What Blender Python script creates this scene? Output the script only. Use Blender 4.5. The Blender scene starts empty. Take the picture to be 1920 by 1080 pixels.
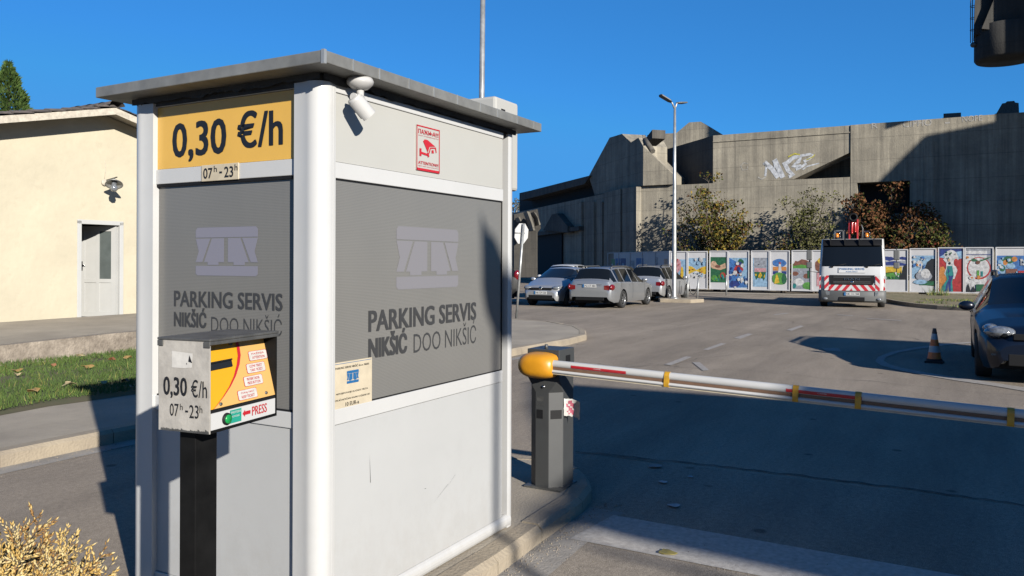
import bpy, bmesh, math, random
from mathutils import Vector, Matrix, noise
R = math.radians
rnd = random.Random(7)
SC = bpy.context.scene
COL = SC.collection
# ---------------------------------------------------------------- camera
HC, FPX, HY, ROLL = 1.65, 1490.0, 492.0, .0035
cd = bpy.data.cameras.new('camera')
cd.sensor_width = 36; cd.lens = 36*FPX/1920; cd.shift_y = (HY-540)/1920
cd.clip_start = .05; cd.clip_end = 2000
cam = bpy.data.objects.new('camera', cd); COL.objects.link(cam)
c_, s_ = math.cos(ROLL), math.sin(ROLL)
cam.matrix_world = Matrix(((c_, -s_, 0, 0), (0, 0, -1, 0), (s_, c_, 0, HC), (0, 0, 0, 1)))
SC.camera = cam
# ---------------------------------------------------------------- light
SUN_EL, SUN_AZ = R(20), R(150)                    # azimuth clockwise from +Y
SUN = Vector((math.sin(SUN_AZ)*math.cos(SUN_EL), math.cos(SUN_AZ)*math.cos(SUN_EL), math.sin(SUN_EL)))
ld = bpy.data.lights.new('sun', 'SUN'); ld.energy = 5.0; ld.angle = R(.55); ld.color = (1, .945, .86)
sun = bpy.data.objects.new('sun', ld); COL.objects.link(sun)
sun.rotation_euler = (-SUN).to_track_quat('-Z', 'Y').to_euler()
W = bpy.data.worlds.new('World'); SC.world = W; W.use_nodes = True
wn = W.node_tree.nodes; wl = W.node_tree.links
sky = wn.new('ShaderNodeTexSky'); sky.sky_type = 'NISHITA'; sky.sun_disc = False
sky.sun_elevation = SUN_EL; sky.sun_rotation = SUN_AZ
sky.altitude = 600; sky.air_density = 1.0; sky.dust_density = .25; sky.ozone_density = 3.0
# deep clear-day blue: compress the sky's range (no white glare round the sun) and saturate it
gam = wn.new('ShaderNodeGamma'); gam.inputs[1].default_value = .68; wl.new(sky.outputs[0], gam.inputs[0])
cap = wn.new('ShaderNodeMix'); cap.data_type = 'RGBA'; cap.blend_type = 'DARKEN'; cap.inputs[0].default_value = 1; cap.inputs[7].default_value = (2.2, 2.8, 3.5, 1); wl.new(gam.outputs[0], cap.inputs[6])
tint = wn.new('ShaderNodeMix'); tint.data_type = 'RGBA'; tint.blend_type = 'MULTIPLY'; tint.inputs[0].default_value = 1; tint.inputs[7].default_value = (.178, .70, 1.34, 1); wl.new(cap.outputs[2], tint.inputs[6])
wl.new(tint.outputs[2], wn['Background'].inputs[0]); wn['Background'].inputs[1].default_value = .07
SC.view_settings.view_transform = 'Standard'; SC.view_settings.look = 'None'
SC.view_settings.gamma = 1; SC.view_settings.exposure = 1.3; SC.view_settings.use_curve_mapping = False
# ---------------------------------------------------------------- picture <-> place. The place has one grid: u along the kiosk's
# long side, v to the left of it, origin at the kiosk's near corner
GA = R(29); D1 = Vector((math.sin(GA), math.cos(GA), 0)); D2 = Vector((-math.cos(GA), math.sin(GA), 0))
O0 = Vector((-.7864, 3.2734, 0)); GRZ = R(61)
def ray(px, py):
    dx = (px-960)/FPX; dy = (HY-py)/FPX
    return Vector((c_*dx-s_*dy, 1, s_*dx+c_*dy))
def w2g(p):
    q = Vector(p)-O0; return Vector((q.dot(D1), q.dot(D2), p[2]))
def g2w(u, v, z=0): return Vector((O0.x+u*D1.x+v*D2.x, O0.y+u*D1.y+v*D2.y, z))
def hit(px, py, n, d):                              # grid plane n.(u,v) = d  -> grid point
    r = ray(px, py); nw = D1*n[0]+D2*n[1]; t = (d+O0.dot(nw))/r.dot(nw)
    return w2g(Vector((0, 0, HC))+r*t)
def pu(px, py, u): p = hit(px, py, (1, 0), u); return p.y, p.z
def pv(px, py, v): p = hit(px, py, (0, 1), v); return p.x, p.z
def gd(px, py, z=0):
    r = ray(px, py); return w2g(Vector((0, 0, HC))+r*((z-HC)/r.z))
def gxy(px, py, z=0): p = gd(px, py, z); return p.x, p.y
# ---------------------------------------------------------------- materials
ALB = .51
def mat(name, col, rough=.6, metal=0, var=0, scale=4, bump=0, bscale=40, coat=0, spec=.5, stretch=None, col2=None, dirt=0, trans=0, grime=0):
    col = tuple(c*ALB for c in col); col2 = tuple(c*ALB for c in col2) if col2 else None
    m = bpy.data.materials.new(name); m.use_nodes = True
    nt = m.node_tree; N = nt.nodes; L = nt.links; b = N['Principled BSDF']
    b.inputs['Roughness'].default_value = rough; b.inputs['Metallic'].default_value = metal
    b.inputs['Base Color'].default_value = (*col, 1); b.inputs['Specular IOR Level'].default_value = spec
    if coat: b.inputs['Coat Weight'].default_value = coat; b.inputs['Coat Roughness'].default_value = .06
    if trans: b.inputs['Transmission Weight'].default_value = trans
    if var or bump or dirt or grime:
        tc = N.new('ShaderNodeTexCoord'); mp = N.new('ShaderNodeMapping'); L.new(tc.outputs['Object'], mp.inputs[0])
        if stretch: mp.inputs['Scale'].default_value = stretch
    last = None
    if var:
        n = N.new('ShaderNodeTexNoise'); n.inputs['Scale'].default_value = scale; n.inputs['Detail'].default_value = 8; n.inputs['Roughness'].default_value = .65
        L.new(mp.outputs[0], n.inputs[0]); cr = N.new('ShaderNodeValToRGB'); L.new(n.outputs[0], cr.inputs[0])
        c2 = col2 or tuple(c*(1-var) for c in col); c1 = col if col2 else tuple(min(1, c*(1+var*.5)) for c in col)
        cr.color_ramp.elements[0].color = (*c2, 1); cr.color_ramp.elements[1].color = (*c1, 1)
        cr.color_ramp.elements[0].position = .32; cr.color_ramp.elements[1].position = .68
        last = cr.outputs[0]
    if dirt:
        n2 = N.new('ShaderNodeTexNoise'); n2.inputs['Scale'].default_value = 3.1; n2.inputs['Detail'].default_value = 12; n2.inputs['Roughness'].default_value = .75
        L.new(tc.outputs['Object'], n2.inputs[0]); r2 = N.new('ShaderNodeValToRGB'); L.new(n2.outputs[0], r2.inputs[0])
        r2.color_ramp.elements[0].position = .55; r2.color_ramp.elements[1].position = .78
        r2.color_ramp.elements[1].color = (dirt, dirt, dirt, 1)
        mx = N.new('ShaderNodeMix'); mx.data_type = 'RGBA'; L.new(r2.outputs[0], mx.inputs[0])
        if last: L.new(last, mx.inputs[6])
        else: mx.inputs[6].default_value = (*col, 1)
        mx.inputs[7].default_value = (*[c*.45 for c in (col[0], col[1]*.95, col[2]*.85)], 1); last = mx.outputs[2]
    if grime:                                        # splashes of dirt above the ground and streaks from the rails
        ge = N.new('ShaderNodeTexCoord'); gz = N.new('ShaderNodeSeparateXYZ'); L.new(ge.outputs['Object'], gz.inputs[0])
        mr = N.new('ShaderNodeMapRange'); mr.inputs[1].default_value = 0; mr.inputs[2].default_value = .55; mr.inputs[3].default_value = .34; mr.inputs[4].default_value = 0; L.new(gz.outputs[2], mr.inputs[0])
        n4 = N.new('ShaderNodeTexNoise'); n4.inputs['Scale'].default_value = 14; n4.inputs['Detail'].default_value = 12; n4.inputs['Roughness'].default_value = .8; gm_ = N.new('ShaderNodeMapping'); gm_.inputs['Scale'].default_value = (1, 1, .55); L.new(ge.outputs['Object'], gm_.inputs[0]); L.new(gm_.outputs[0], n4.inputs[0])
        ad = N.new('ShaderNodeMath'); L.new(n4.outputs[0], ad.inputs[0]); L.new(mr.outputs[0], ad.inputs[1])
        r4 = N.new('ShaderNodeValToRGB'); L.new(ad.outputs[0], r4.inputs[0]); r4.color_ramp.elements[0].position = .60; r4.color_ramp.elements[1].position = .95; r4.color_ramp.elements[1].color = (grime, grime, grime, 1)
        m4 = N.new('ShaderNodeMix'); m4.data_type = 'RGBA'; L.new(r4.outputs[0], m4.inputs[0])
        if last: L.new(last, m4.inputs[6])
        else: m4.inputs[6].default_value = (*col, 1)
        m4.inputs[7].default_value = (.13, .105, .075, 1); last = m4.outputs[2]
    if last: L.new(last, b.inputs['Base Color'])
    if bump:
        n3 = N.new('ShaderNodeTexNoise'); n3.inputs['Scale'].default_value = bscale; n3.inputs['Detail'].default_value = 6
        L.new(mp.outputs[0], n3.inputs[0]); bp = N.new('ShaderNodeBump'); bp.inputs['Strength'].default_value = bump; bp.inputs['Distance'].default_value = .02
        L.new(n3.outputs[0], bp.inputs['Height']); L.new(bp.outputs[0], b.inputs['Normal'])
    return m
def asphalt(name, c1, c2, spots=True):
    m = mat(name, c1, .95, var=.3, scale=.35, col2=c2, bump=.3, bscale=130, spec=.15)
    nt = m.node_tree; N = nt.nodes; L = nt.links; b = N['Principled BSDF']
    src = b.inputs['Base Color'].links[0].from_socket; tc = [n for n in N if n.type == 'TEX_COORD'][0]
    sp = N.new('ShaderNodeTexNoise'); sp.inputs['Scale'].default_value = 210; sp.inputs['Detail'].default_value = 3; L.new(tc.outputs['Object'], sp.inputs[0])
    cr = N.new('ShaderNodeValToRGB'); L.new(sp.outputs[0], cr.inputs[0]); cr.color_ramp.elements[0].position = .3; cr.color_ramp.elements[1].position = .72
    cr.color_ramp.elements[0].color = (.42, .42, .42, 1); cr.color_ramp.elements[1].color = (1.5, 1.5, 1.5, 1)
    mx = N.new('ShaderNodeMix'); mx.data_type = 'RGBA'; mx.blend_type = 'MULTIPLY'; mx.inputs[0].default_value = 1
    L.new(src, mx.inputs[6]); L.new(cr.outputs[0], mx.inputs[7]); out = mx.outputs[2]
    md = N.new('ShaderNodeTexNoise'); md.inputs['Scale'].default_value = 28; md.inputs['Detail'].default_value = 8; md.inputs['Roughness'].default_value = .8; L.new(tc.outputs['Object'], md.inputs[0])
    cm = N.new('ShaderNodeValToRGB'); L.new(md.outputs[0], cm.inputs[0]); cm.color_ramp.elements[0].position = .36; cm.color_ramp.elements[1].position = .66; cm.color_ramp.elements[0].color = (.74, .74, .74, 1); cm.color_ramp.elements[1].color = (1.14, 1.14, 1.13, 1)
    m5 = N.new('ShaderNodeMix'); m5.data_type = 'RGBA'; m5.blend_type = 'MULTIPLY'; m5.inputs[0].default_value = 1; L.new(out, m5.inputs[6]); L.new(cm.outputs[0], m5.inputs[7]); out = m5.outputs[2]
    # worn lanes, drawn out along the driving direction
    mp = N.new('ShaderNodeMapping'); mp.inputs['Scale'].default_value = (.12, .9, 1); L.new(tc.outputs['Object'], mp.inputs[0])
    ln = N.new('ShaderNodeTexNoise'); ln.inputs['Scale'].default_value = .8; ln.inputs['Detail'].default_value = 10; ln.inputs['Roughness'].default_value = .7; L.new(mp.outputs[0], ln.inputs[0])
    c3 = N.new('ShaderNodeValToRGB'); L.new(ln.outputs[0], c3.inputs[0]); c3.color_ramp.elements[0].position = .35; c3.color_ramp.elements[1].position = .62
    c3.color_ramp.elements[0].color = (.62, .62, .63, 1); c3.color_ramp.elements[1].color = (1.1, 1.1, 1.09, 1)
    m2 = N.new('ShaderNodeMix'); m2.data_type = 'RGBA'; m2.blend_type = 'MULTIPLY'; m2.inputs[0].default_value = .8
    L.new(out, m2.inputs[6]); L.new(c3.outputs[0], m2.inputs[7]); out = m2.outputs[2]
    if spots:
        vo = N.new('ShaderNodeTexVoronoi'); vo.inputs['Scale'].default_value = 1.7; L.new(tc.outputs['Object'], vo.inputs[0])
        c4 = N.new('ShaderNodeValToRGB'); L.new(vo.outputs['Distance'], c4.inputs[0]); c4.color_ramp.elements[0].position = .05; c4.color_ramp.elements[1].position = .085
        c4.color_ramp.elements[0].color = (.5, .5, .5, 1); c4.color_ramp.elements[1].color = (1, 1, 1, 1)
        m3 = N.new('ShaderNodeMix'); m3.data_type = 'RGBA'; m3.blend_type = 'MULTIPLY'; m3.inputs[0].default_value = 1
        L.new(out, m3.inputs[6]); L.new(c4.outputs[0], m3.inputs[7]); out = m3.outputs[2]
    L.new(out, b.inputs['Base Color']); return m
def concrete(name, c1, c2, joints=True):
    m = mat(name, c1, .92, var=.3, scale=.5, col2=c2, bump=.5, bscale=14)
    nt = m.node_tree; N = nt.nodes; L = nt.links; b = N['Principled BSDF']
    src = b.inputs['Base Color'].links[0].from_socket; tc = [n for n in N if n.type == 'TEX_COORD'][0]
    def layer(scale, vec, p0, p1, lo, hi, fac, src):
        mp = N.new('ShaderNodeMapping'); mp.inputs['Scale'].default_value = vec; L.new(tc.outputs['Object'], mp.inputs[0])
        n = N.new('ShaderNodeTexNoise'); n.inputs['Scale'].default_value = scale; n.inputs['Detail'].default_value = 9; n.inputs['Roughness'].default_value = .7; L.new(mp.outputs[0], n.inputs[0])
        cr = N.new('ShaderNodeValToRGB'); L.new(n.outputs[0], cr.inputs[0]); cr.color_ramp.elements[0].position = p0; cr.color_ramp.elements[1].position = p1
        cr.color_ramp.elements[0].color = (lo, lo, lo, 1); cr.color_ramp.elements[1].color = (hi, hi, hi*.98, 1)
        mx = N.new('ShaderNodeMix'); mx.data_type = 'RGBA'; mx.blend_type = 'MULTIPLY'; mx.inputs[0].default_value = fac
        L.new(src, mx.inputs[6]); L.new(cr.outputs[0], mx.inputs[7]); return mx.outputs[2]
    out = layer(1.0, (2.2, 2.2, .1), .32, .66, .58, 1.12, .95, src)      # run-off streaks
    out = layer(.7, (7, 7, .25), .3, .7, .68, 1.15, .95, out); out = layer(.25, (1, 1, 1.6), .35, .6, .7, 1.1, .9, out)            # board marks
    out = layer(9, (1, 1, 1), .3, .7, .85, 1.1, .8, out)
    if joints:
        br = N.new('ShaderNodeTexBrick'); mp = N.new('ShaderNodeMapping'); mp.inputs['Rotation'].default_value = (R(90), 0, 0)
        sx = N.new('ShaderNodeSeparateXYZ'); cx = N.new('ShaderNodeCombineXYZ'); L.new(tc.outputs['Object'], sx.inputs[0])
        ad = N.new('ShaderNodeMath'); L.new(sx.outputs[0], ad.inputs[0]); L.new(sx.outputs[1], ad.inputs[1])
        L.new(ad.outputs[0], cx.inputs[0]); L.new(sx.outputs[2], cx.inputs[1]); L.new(cx.outputs[0], br.inputs[0])
        br.inputs['Scale'].default_value = 1; br.inputs['Brick Width'].default_value = 3.1; br.inputs['Row Height'].default_value = 1.25; br.inputs['Mortar Size'].default_value = .02; br.offset = 0
        br.inputs['Color1'].default_value = (1, 1, 1, 1); br.inputs['Color2'].default_value = (.93, .93, .93, 1); br.inputs['Mortar'].default_value = (.62, .62, .62, 1)
        mx = N.new('ShaderNodeMix'); mx.data_type = 'RGBA'; mx.blend_type = 'MULTIPLY'; mx.inputs[0].default_value = .75
        L.new(out, mx.inputs[6]); L.new(br.outputs[0], mx.inputs[7]); out = mx.outputs[2]
    L.new(out, b.inputs['Base Color']); return m
M = {}
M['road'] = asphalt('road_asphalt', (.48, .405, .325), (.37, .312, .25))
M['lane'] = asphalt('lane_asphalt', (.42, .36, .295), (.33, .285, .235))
M['earth'] = mat('earth', (.2, .16, .11), .95, var=.4, scale=.6)
M['pave'] = mat('pavement_concrete', (.46, .40, .31), .92, var=.25, scale=1.2, col2=(.31, .265, .205), bump=.3, bscale=60, dirt=.4)
M['kerb'] = mat('kerb_concrete', (.42, .35, .25), .9, var=.25, scale=2.5, col2=(.29, .24, .18), bump=.4, bscale=50, dirt=.5)
M['gutter'] = mat('gutter_concrete', (.36, .33, .29), .9, var=.3, scale=3, bump=.4, bscale=90)
M['rubble'] = mat('old_wall_concrete', (.40, .34, .27), .95, var=.5, scale=6, col2=(.16, .13, .1), bump=.9, bscale=30)
M['paint'] = mat('road_paint', (.55, .52, .47), .8, var=.35, scale=30, col2=(.36, .33, .3), bump=.2, bscale=120)
M['paint_worn'] = mat('worn_road_paint', (.46, .43, .39), .85, var=.35, scale=14, col2=(.29, .26, .235))
M['crack'] = mat('crack', (.05, .045, .04), .95)
M['grass'] = mat('grass_blades', (.085, .15, .012), .85, var=.5, scale=1.2, col2=(.045, .09, .008))
M['grass2'] = mat('dry_grass_blades', (.24, .22, .05), .8)
M['lawn'] = mat('lawn_soil', (.07, .09, .02), .95, var=.5, scale=2, col2=(.12, .09, .04))
M['drysoil'] = mat('dry_soil', (.32, .25, .16), .95, var=.5, scale=3, col2=(.12, .12, .03), bump=.5)
M['conc'] = concrete('raw_concrete', (.45, .405, .33), (.34, .305, .25))
M['conc_shade'] = concrete('shaded_concrete', (.15, .135, .115), (.095, .085, .075))  # raw concrete darkened so its colour stands in for shade
M['tower_shade'] = concrete('tower_shade_concrete', (.075, .07, .062), (.04, .038, .035))  # darker still: the tower's shade put into its colour
M['black'] = mat('void_shade', (.006, .006, .007), .9)  # black that stands in for the shade inside openings
M['white'] = mat('white_powder_coat', (.58, .58, .57), .3, var=.06, scale=1.5, spec=.5, grime=.16, dirt=.08)
M['whitep'] = mat('white_panel', (.50, .505, .50), .32, var=.06, scale=.9, dirt=.12, grime=.16, bump=.015, bscale=1.5)
M['whitey'] = mat('cream_panel', (.49, .485, .45), .35, var=.05, scale=.9, dirt=.05)
M['galv'] = mat('galvanised_steel', (.5, .51, .5), .42, metal=.55, var=.3, scale=7)
M['roofm'] = mat('roof_sheet', (.30, .30, .28), .5, metal=.35, var=.35, scale=4, dirt=.4, bump=.12, bscale=9)
M['sealant'] = mat('dark_sealant', (.035, .035, .033), .8, var=.5, scale=9, bump=.6, bscale=14)
M['yellow'] = mat('sign_yellow', (.78, .46, .085), .4, var=.08, scale=2)
M['yellow2'] = mat('machine_yellow', (.75, .38, .008), .35, var=.05, scale=5)
M['peach'] = mat('machine_peach', (.72, .42, .13), .4, var=.05, scale=5)
M['ink'] = mat('black_lettering', (.008, .008, .01), .5)
M['inkg'] = mat('grey_lettering', (.045, .045, .045), .5)
M['red'] = mat('red_print', (.5, .015, .025), .45)
M['blue'] = mat('blue_print', (.02, .13, .32), .45)
M['cream'] = mat('cream_sheet', (.60, .52, .38), .6, var=.15, scale=9)
M['paper'] = mat('paper', (.62, .60, .56), .7, var=.15, scale=30)
M['lav'] = mat('lavender_print', (.225, .222, .27), .5)
M['lavg'] = mat('pale_print', (.212, .207, .224), .5)
M['greymetal'] = mat('worn_grey_paint', (.52, .49, .44), .55, var=.2, scale=9, col2=(.33, .31, .28), dirt=.55, bump=.1)
M['darkmetal'] = mat('dark_steel', (.12, .12, .115), .5, metal=.3, var=.4, scale=12)
M['blackmetal'] = mat('black_steel', (.009, .009, .009), .5, var=.4, scale=12, spec=.12)
M['green'] = mat('green_button', (.01, .30, .07), .3)
M['teal'] = mat('teal_sticker', (.02, .33, .24), .45)
M['cab'] = mat('cabinet_grey', (.052, .054, .054), .5, var=.12, scale=6, dirt=.25)
M['hood'] = mat('orange_plastic', (.68, .30, .012), .42, var=.08, scale=9, bump=.1, bscale=20)
M['brown'] = mat('brown_rubber', (.17, .09, .05), .7, var=.2, scale=20)
M['tape'] = mat('yellow_tape', (.62, .33, .012), .5, var=.2, scale=40)
M['orange'] = mat('cone_orange', (1.2, .26, .05), .55, var=.2, scale=20, dirt=.3)
M['plaster'] = mat('cream_plaster', (.60, .54, .40), .92, var=.12, scale=.8, dirt=.3, bump=.35, bscale=8)
M['plinth'] = mat('blue_grey_plinth', (.33, .37, .40), .9, var=.2, scale=4)
M['fascia'] = mat('old_white_wood', (.6, .54, .44), .8, var=.3, scale=14, dirt=.3)
M['tile'] = mat('weathered_tile', (.15, .12, .105), .95, var=.5, scale=7, col2=(.05, .045, .04), bump=.5, bscale=20)
M['pvc'] = mat('white_pvc', (.55, .55, .53), .35, var=.06, scale=2)
M['frost'] = mat('door_glass', (.12, .14, .135), .12, var=.2, scale=3)
M['room'] = mat('room_paint', (.35, .35, .34), .9)
M['glass'] = mat('dark_car_glass', (.008, .010, .012), .05, spec=.32)
M['tyre'] = mat('tyre_rubber', (.015, .015, .015), .85, var=.3, scale=30)
M['rim'] = mat('alloy_rim', (.42, .43, .44), .3, metal=.8)
M['plastic'] = mat('black_plastic', (.012, .012, .013), .6, spec=.15)
M['gplastic'] = mat('grey_plastic', (.10, .105, .105), .6)
M['lamp'] = mat('lamp_glass', (.30, .32, .34), .12, metal=.35, coat=.4, var=.5, scale=22)
M['tail'] = mat('tail_lamp', (.20, .006, .01), .2, coat=.3, var=.3, scale=15)
M['amber'] = mat('amber_lens', (.75, .24, .01), .15, coat=.6)
M['chrome'] = mat('chrome', (.7, .7, .7), .12, metal=1)
M['plate'] = mat('plate_white', (.6, .6, .59), .4)
M['truckw'] = mat('truck_white', (.60, .60, .59), .25, coat=.5, var=.06, scale=2)
M['craner'] = mat('crane_red', (.5, .02, .015), .35, coat=.3)
M['bark'] = mat('bark', (.12, .095, .07), .9, var=.4, scale=9)
M['wfence'] = mat('white_hoarding', (.56, .56, .57), .5, var=.1, scale=2, dirt=.15)
def car_paint(n, c, metal=.55): return mat(n, c, .32, metal=metal, coat=.3, var=.05, scale=1, spec=.4)
def flat(n, c, r=.6): return mat('paint_'+n, c, r, var=.5, scale=7)
# perforated vinyl of the kiosk windows
m = mat('perforated_vinyl', (.25, .245, .235), .28, spec=.4); M['vinyl'] = m
nt = m.node_tree; N = nt.nodes; L = nt.links; tc = N.new('ShaderNodeTexCoord')
vo = N.new('ShaderNodeTexVoronoi'); vo.inputs['Scale'].default_value = 150; vo.inputs['Randomness'].default_value = 0; L.new(tc.outputs['Object'], vo.inputs[0])
cr = N.new('ShaderNodeValToRGB'); L.new(vo.outputs['Distance'], cr.inputs[0]); cr.color_ramp.elements[0].color = (.068, .067, .065, 1); cr.color_ramp.elements[1].color = (.108, .106, .10, 1)
cr.color_ramp.elements[0].position = .3; cr.color_ramp.elements[1].position = .42
nz = N.new('ShaderNodeTexNoise'); nz.inputs['Scale'].default_value = 2.2; nz.inputs['Detail'].default_value = 6; L.new(tc.outputs['Object'], nz.inputs[0])
c2 = N.new('ShaderNodeValToRGB'); L.new(nz.outputs[0], c2.inputs[0]); c2.color_ramp.elements[0].color = (.9, .9, .9, 1); c2.color_ramp.elements[1].color = (1.08, 1.07, 1.05, 1)
mx = N.new('ShaderNodeMix'); mx.data_type = 'RGBA'; mx.blend_type = 'MULTIPLY'; mx.inputs[0].default_value = 1; L.new(cr.outputs[0], mx.inputs[6]); L.new(c2.outputs[0], mx.inputs[7])
L.new(mx.outputs[2], m.node_tree.nodes['Principled BSDF'].inputs['Base Color'])
# ---------------------------------------------------------------- mesh helpers
BASE = {}
def meta(o, label=None, cat=None, group=None, kind=None):
    if label: o['label'] = label
    if cat: o['category'] = cat
    if group: o['group'] = group
    if kind: o['kind'] = kind
    return o
def thing(name, label, cat, loc=(0, 0, 0), rz=None, group=None, grid=True):
    """an Empty at the thing's base; grid=True: parts are written in grid coordinates"""
    o = bpy.data.objects.new(name, None); COL.objects.link(o); o.empty_display_size = .2
    o.location = g2w(*loc) if grid else loc
    o.rotation_euler = (0, 0, GRZ if grid else (rz or 0))
    BASE[o.name] = Vector(loc) if grid else Vector((0, 0, 0))
    return meta(o, label, cat, group)
class MB:
    def __init__(s): s.v = []; s.f = []; s.m = []; s.sm = []
    def add(s, vs, fs, mi=0, sm=False, T=None):
        b = len(s.v); s.v += [T @ Vector(p) if T else Vector(p) for p in vs]
        for f in fs: s.f.append([b+i for i in f]); s.m.append(mi); s.sm.append(sm)
        return s
    def box(s, a, b, mi=0, T=None):
        (x0, y0, z0), (x1, y1, z1) = a, b
        return s.add([(x0, y0, z0), (x1, y0, z0), (x1, y1, z0), (x0, y1, z0), (x0, y0, z1), (x1, y0, z1), (x1, y1, z1), (x0, y1, z1)],
                     [(0, 3, 2, 1), (4, 5, 6, 7), (0, 1, 5, 4), (1, 2, 6, 5), (2, 3, 7, 6), (3, 0, 4, 7)], mi, False, T)
    def prism(s, pts, ext, mi=0, sm=False, T=None, cap=True):
        """pts: closed 3-D outline; ext: extrusion vector"""
        n = len(pts); e = Vector(ext); p = [Vector(q) for q in pts]
        fs = [(i, (i+1) % n, n+(i+1) % n, n+i) for i in range(n)]
        s.add(p+[q+e for q in p], fs, mi, sm, T)
        if cap: s.add(p, [list(range(n))[::-1]], mi, False, T); s.add([q+e for q in p], [list(range(n))], mi, False, T)
        return s
    def poly(s, pts, mi=0, T=None): return s.add(pts, [list(range(len(pts)))], mi, False, T)
    def slab(s, xy, z0, z1, mi=0): return s.prism([(x, y, z0) for x, y in xy], (0, 0, z1-z0), mi)
    def tube(s, pts, rad, seg=10, mi=0, cap=True, T=None):
        pts = [Vector(p) for p in pts]; n = len(pts)
        if not isinstance(rad, (list, tuple)): rad = [rad]*n
        vs = []; up = None
        for i, p in enumerate(pts):
            d = (pts[min(i+1, n-1)]-pts[max(i-1, 0)]).normalized()
            if up is None: up = d.orthogonal().normalized()
            a = (up-d*up.dot(d)).normalized(); up = a; b = d.cross(a)
            for k in range(seg):
                t = 2*math.pi*k/seg; vs.append(p+(a*math.cos(t)+b*math.sin(t))*rad[i])
        fs = [(i*seg+k, i*seg+(k+1) % seg, (i+1)*seg+(k+1) % seg, (i+1)*seg+k) for i in range(n-1) for k in range(seg)]
        s.add(vs, fs, mi, True, T)
        if cap:
            s.add(vs[:seg], [list(range(seg))[::-1]], mi, False, T); s.add(vs[-seg:], [list(range(seg))], mi, False, T)
        return s
    def lathe(s, prof, seg=24, mi=0, T=None):
        """prof: (radius, z) about local Z"""
        vs = [(r*math.cos(2*math.pi*k/seg), r*math.sin(2*math.pi*k/seg), z) for r, z in prof for k in range(seg)]
        fs = [(i*seg+k, i*seg+(k+1) % seg, (i+1)*seg+(k+1) % seg, (i+1)*seg+k) for i in range(len(prof)-1) for k in range(seg)]
        return s.add(vs, fs, mi, True, T)
    def ell(s, c, r, seg=16, rings=10, mi=0, T=None):
        vs = []; c = Vector(c)
        for i in range(rings+1):
            ph = math.pi*i/rings-math.pi/2
            for k in range(seg):
                t = 2*math.pi*k/seg; vs.append(c+Vector((r[0]*math.cos(ph)*math.cos(t), r[1]*math.cos(ph)*math.sin(t), r[2]*math.sin(ph))))
        fs = [(i*seg+k, i*seg+(k+1) % seg, (i+1)*seg+(k+1) % seg, (i+1)*seg+k) for i in range(rings) for k in range(seg)]
        return s.add(vs, fs, mi, True, T)
    def build(s, name, mats, parent=None, bevel=0, base=None, keep=False):
        me = bpy.data.meshes.new(name)
        b = Vector(base) if base is not None else (BASE.get(parent.name, Vector((0, 0, 0))) if parent else Vector((0, 0, 0)))
        me.from_pydata([tuple(p-b) for p in s.v], [], s.f)
        for k in (mats if isinstance(mats, (list, tuple)) else [mats]): me.materials.append(M[k] if isinstance(k, str) else k)
        for p, mi, sm in zip(me.polygons, s.m, s.sm): p.material_index = mi; p.use_smooth = sm
        if not keep:
            bm = bmesh.new(); bm.from_mesh(me); bmesh.ops.remove_doubles(bm, verts=bm.verts, dist=1e-5)
            bmesh.ops.recalc_face_normals(bm, faces=bm.faces); bm.to_mesh(me); bm.free()
        o = bpy.data.objects.new(name, me); COL.objects.link(o)
        if parent: o.parent = parent; BASE[o.name] = b
        if bevel:
            md = o.modifiers.new('bevel', 'BEVEL'); md.width = bevel; md.segments = 2; md.limit_method = 'ANGLE'; md.angle_limit = R(40)
        return o
def gtop(mb, name, mats, base, label=None, cat=None, group=None, kind=None, bevel=0):
    """one-mesh thing written in grid coordinates"""
    o = mb.build(name, mats, None, bevel, base=base); o.location = g2w(*base); o.rotation_euler = (0, 0, GRZ)
    return meta(o, label, cat, group, kind)
def ring_pts(n, r, c=(0, 0), a0=0, ry=None):
    return [(c[0]+r*math.cos(a0+2*math.pi*k/n), c[1]+(ry or r)*math.sin(a0+2*math.pi*k/n)) for k in range(n)]
# ---------------------------------------------------------------- lettering
TC = {}
def glyphs(s, bold=0):
    k = (s, bold)
    if k not in TC:
        cu = bpy.data.curves.new('t', 'FONT'); cu.body = s; cu.offset = bold; cu.resolution_u = 3
        ob = bpy.data.objects.new('t', cu); COL.objects.link(ob); dg = bpy.context.evaluated_depsgraph_get(); dg.update()
        me = bpy.data.meshes.new_from_object(ob.evaluated_get(dg))
        vs = [(v.co.x, v.co.y) for v in me.vertices]; fs = [tuple(p.vertices) for p in me.polygons]
        bpy.data.objects.remove(ob); bpy.data.meshes.remove(me); bpy.data.curves.remove(cu)
        TC[k] = (vs, fs)
    return TC[k]
def txt(mb, s, o, ex, ey, w, h, mi=0, bold=0, depth=0):
    if bold > 0:                                     # heavier strokes: three copies side by side, each a hair in front
        ex, ey = Vector(ex), Vector(ey); nz = ex.cross(ey).normalized(); k = bold*1.35*h; o = Vector(o)
        for i in range(3):
            for j in range(2): txt(mb, s, o+ex*(k*i/2)+ey*(k*.45*j)+nz*(.0002*(i*2+j)*min(1, h/.05)), ex, ey, (w-k) if w else None, h-k*.45, mi)
        return
    """fit the string's box to w x h with its lower left corner at o"""
    vs, fs = glyphs(s, bold)
    if not vs: return
    x0 = min(v[0] for v in vs); x1 = max(v[0] for v in vs); y0 = min(v[1] for v in vs); y1 = max(v[1] for v in vs)
    o, ex, ey = Vector(o), Vector(ex), Vector(ey)
    k = h/(y1-y0); kx = (w/(x1-x0)) if w else k
    mb.add([o+ex*((a-x0)*kx)+ey*((b-y0)*k) for a, b in vs], fs, mi)
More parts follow.
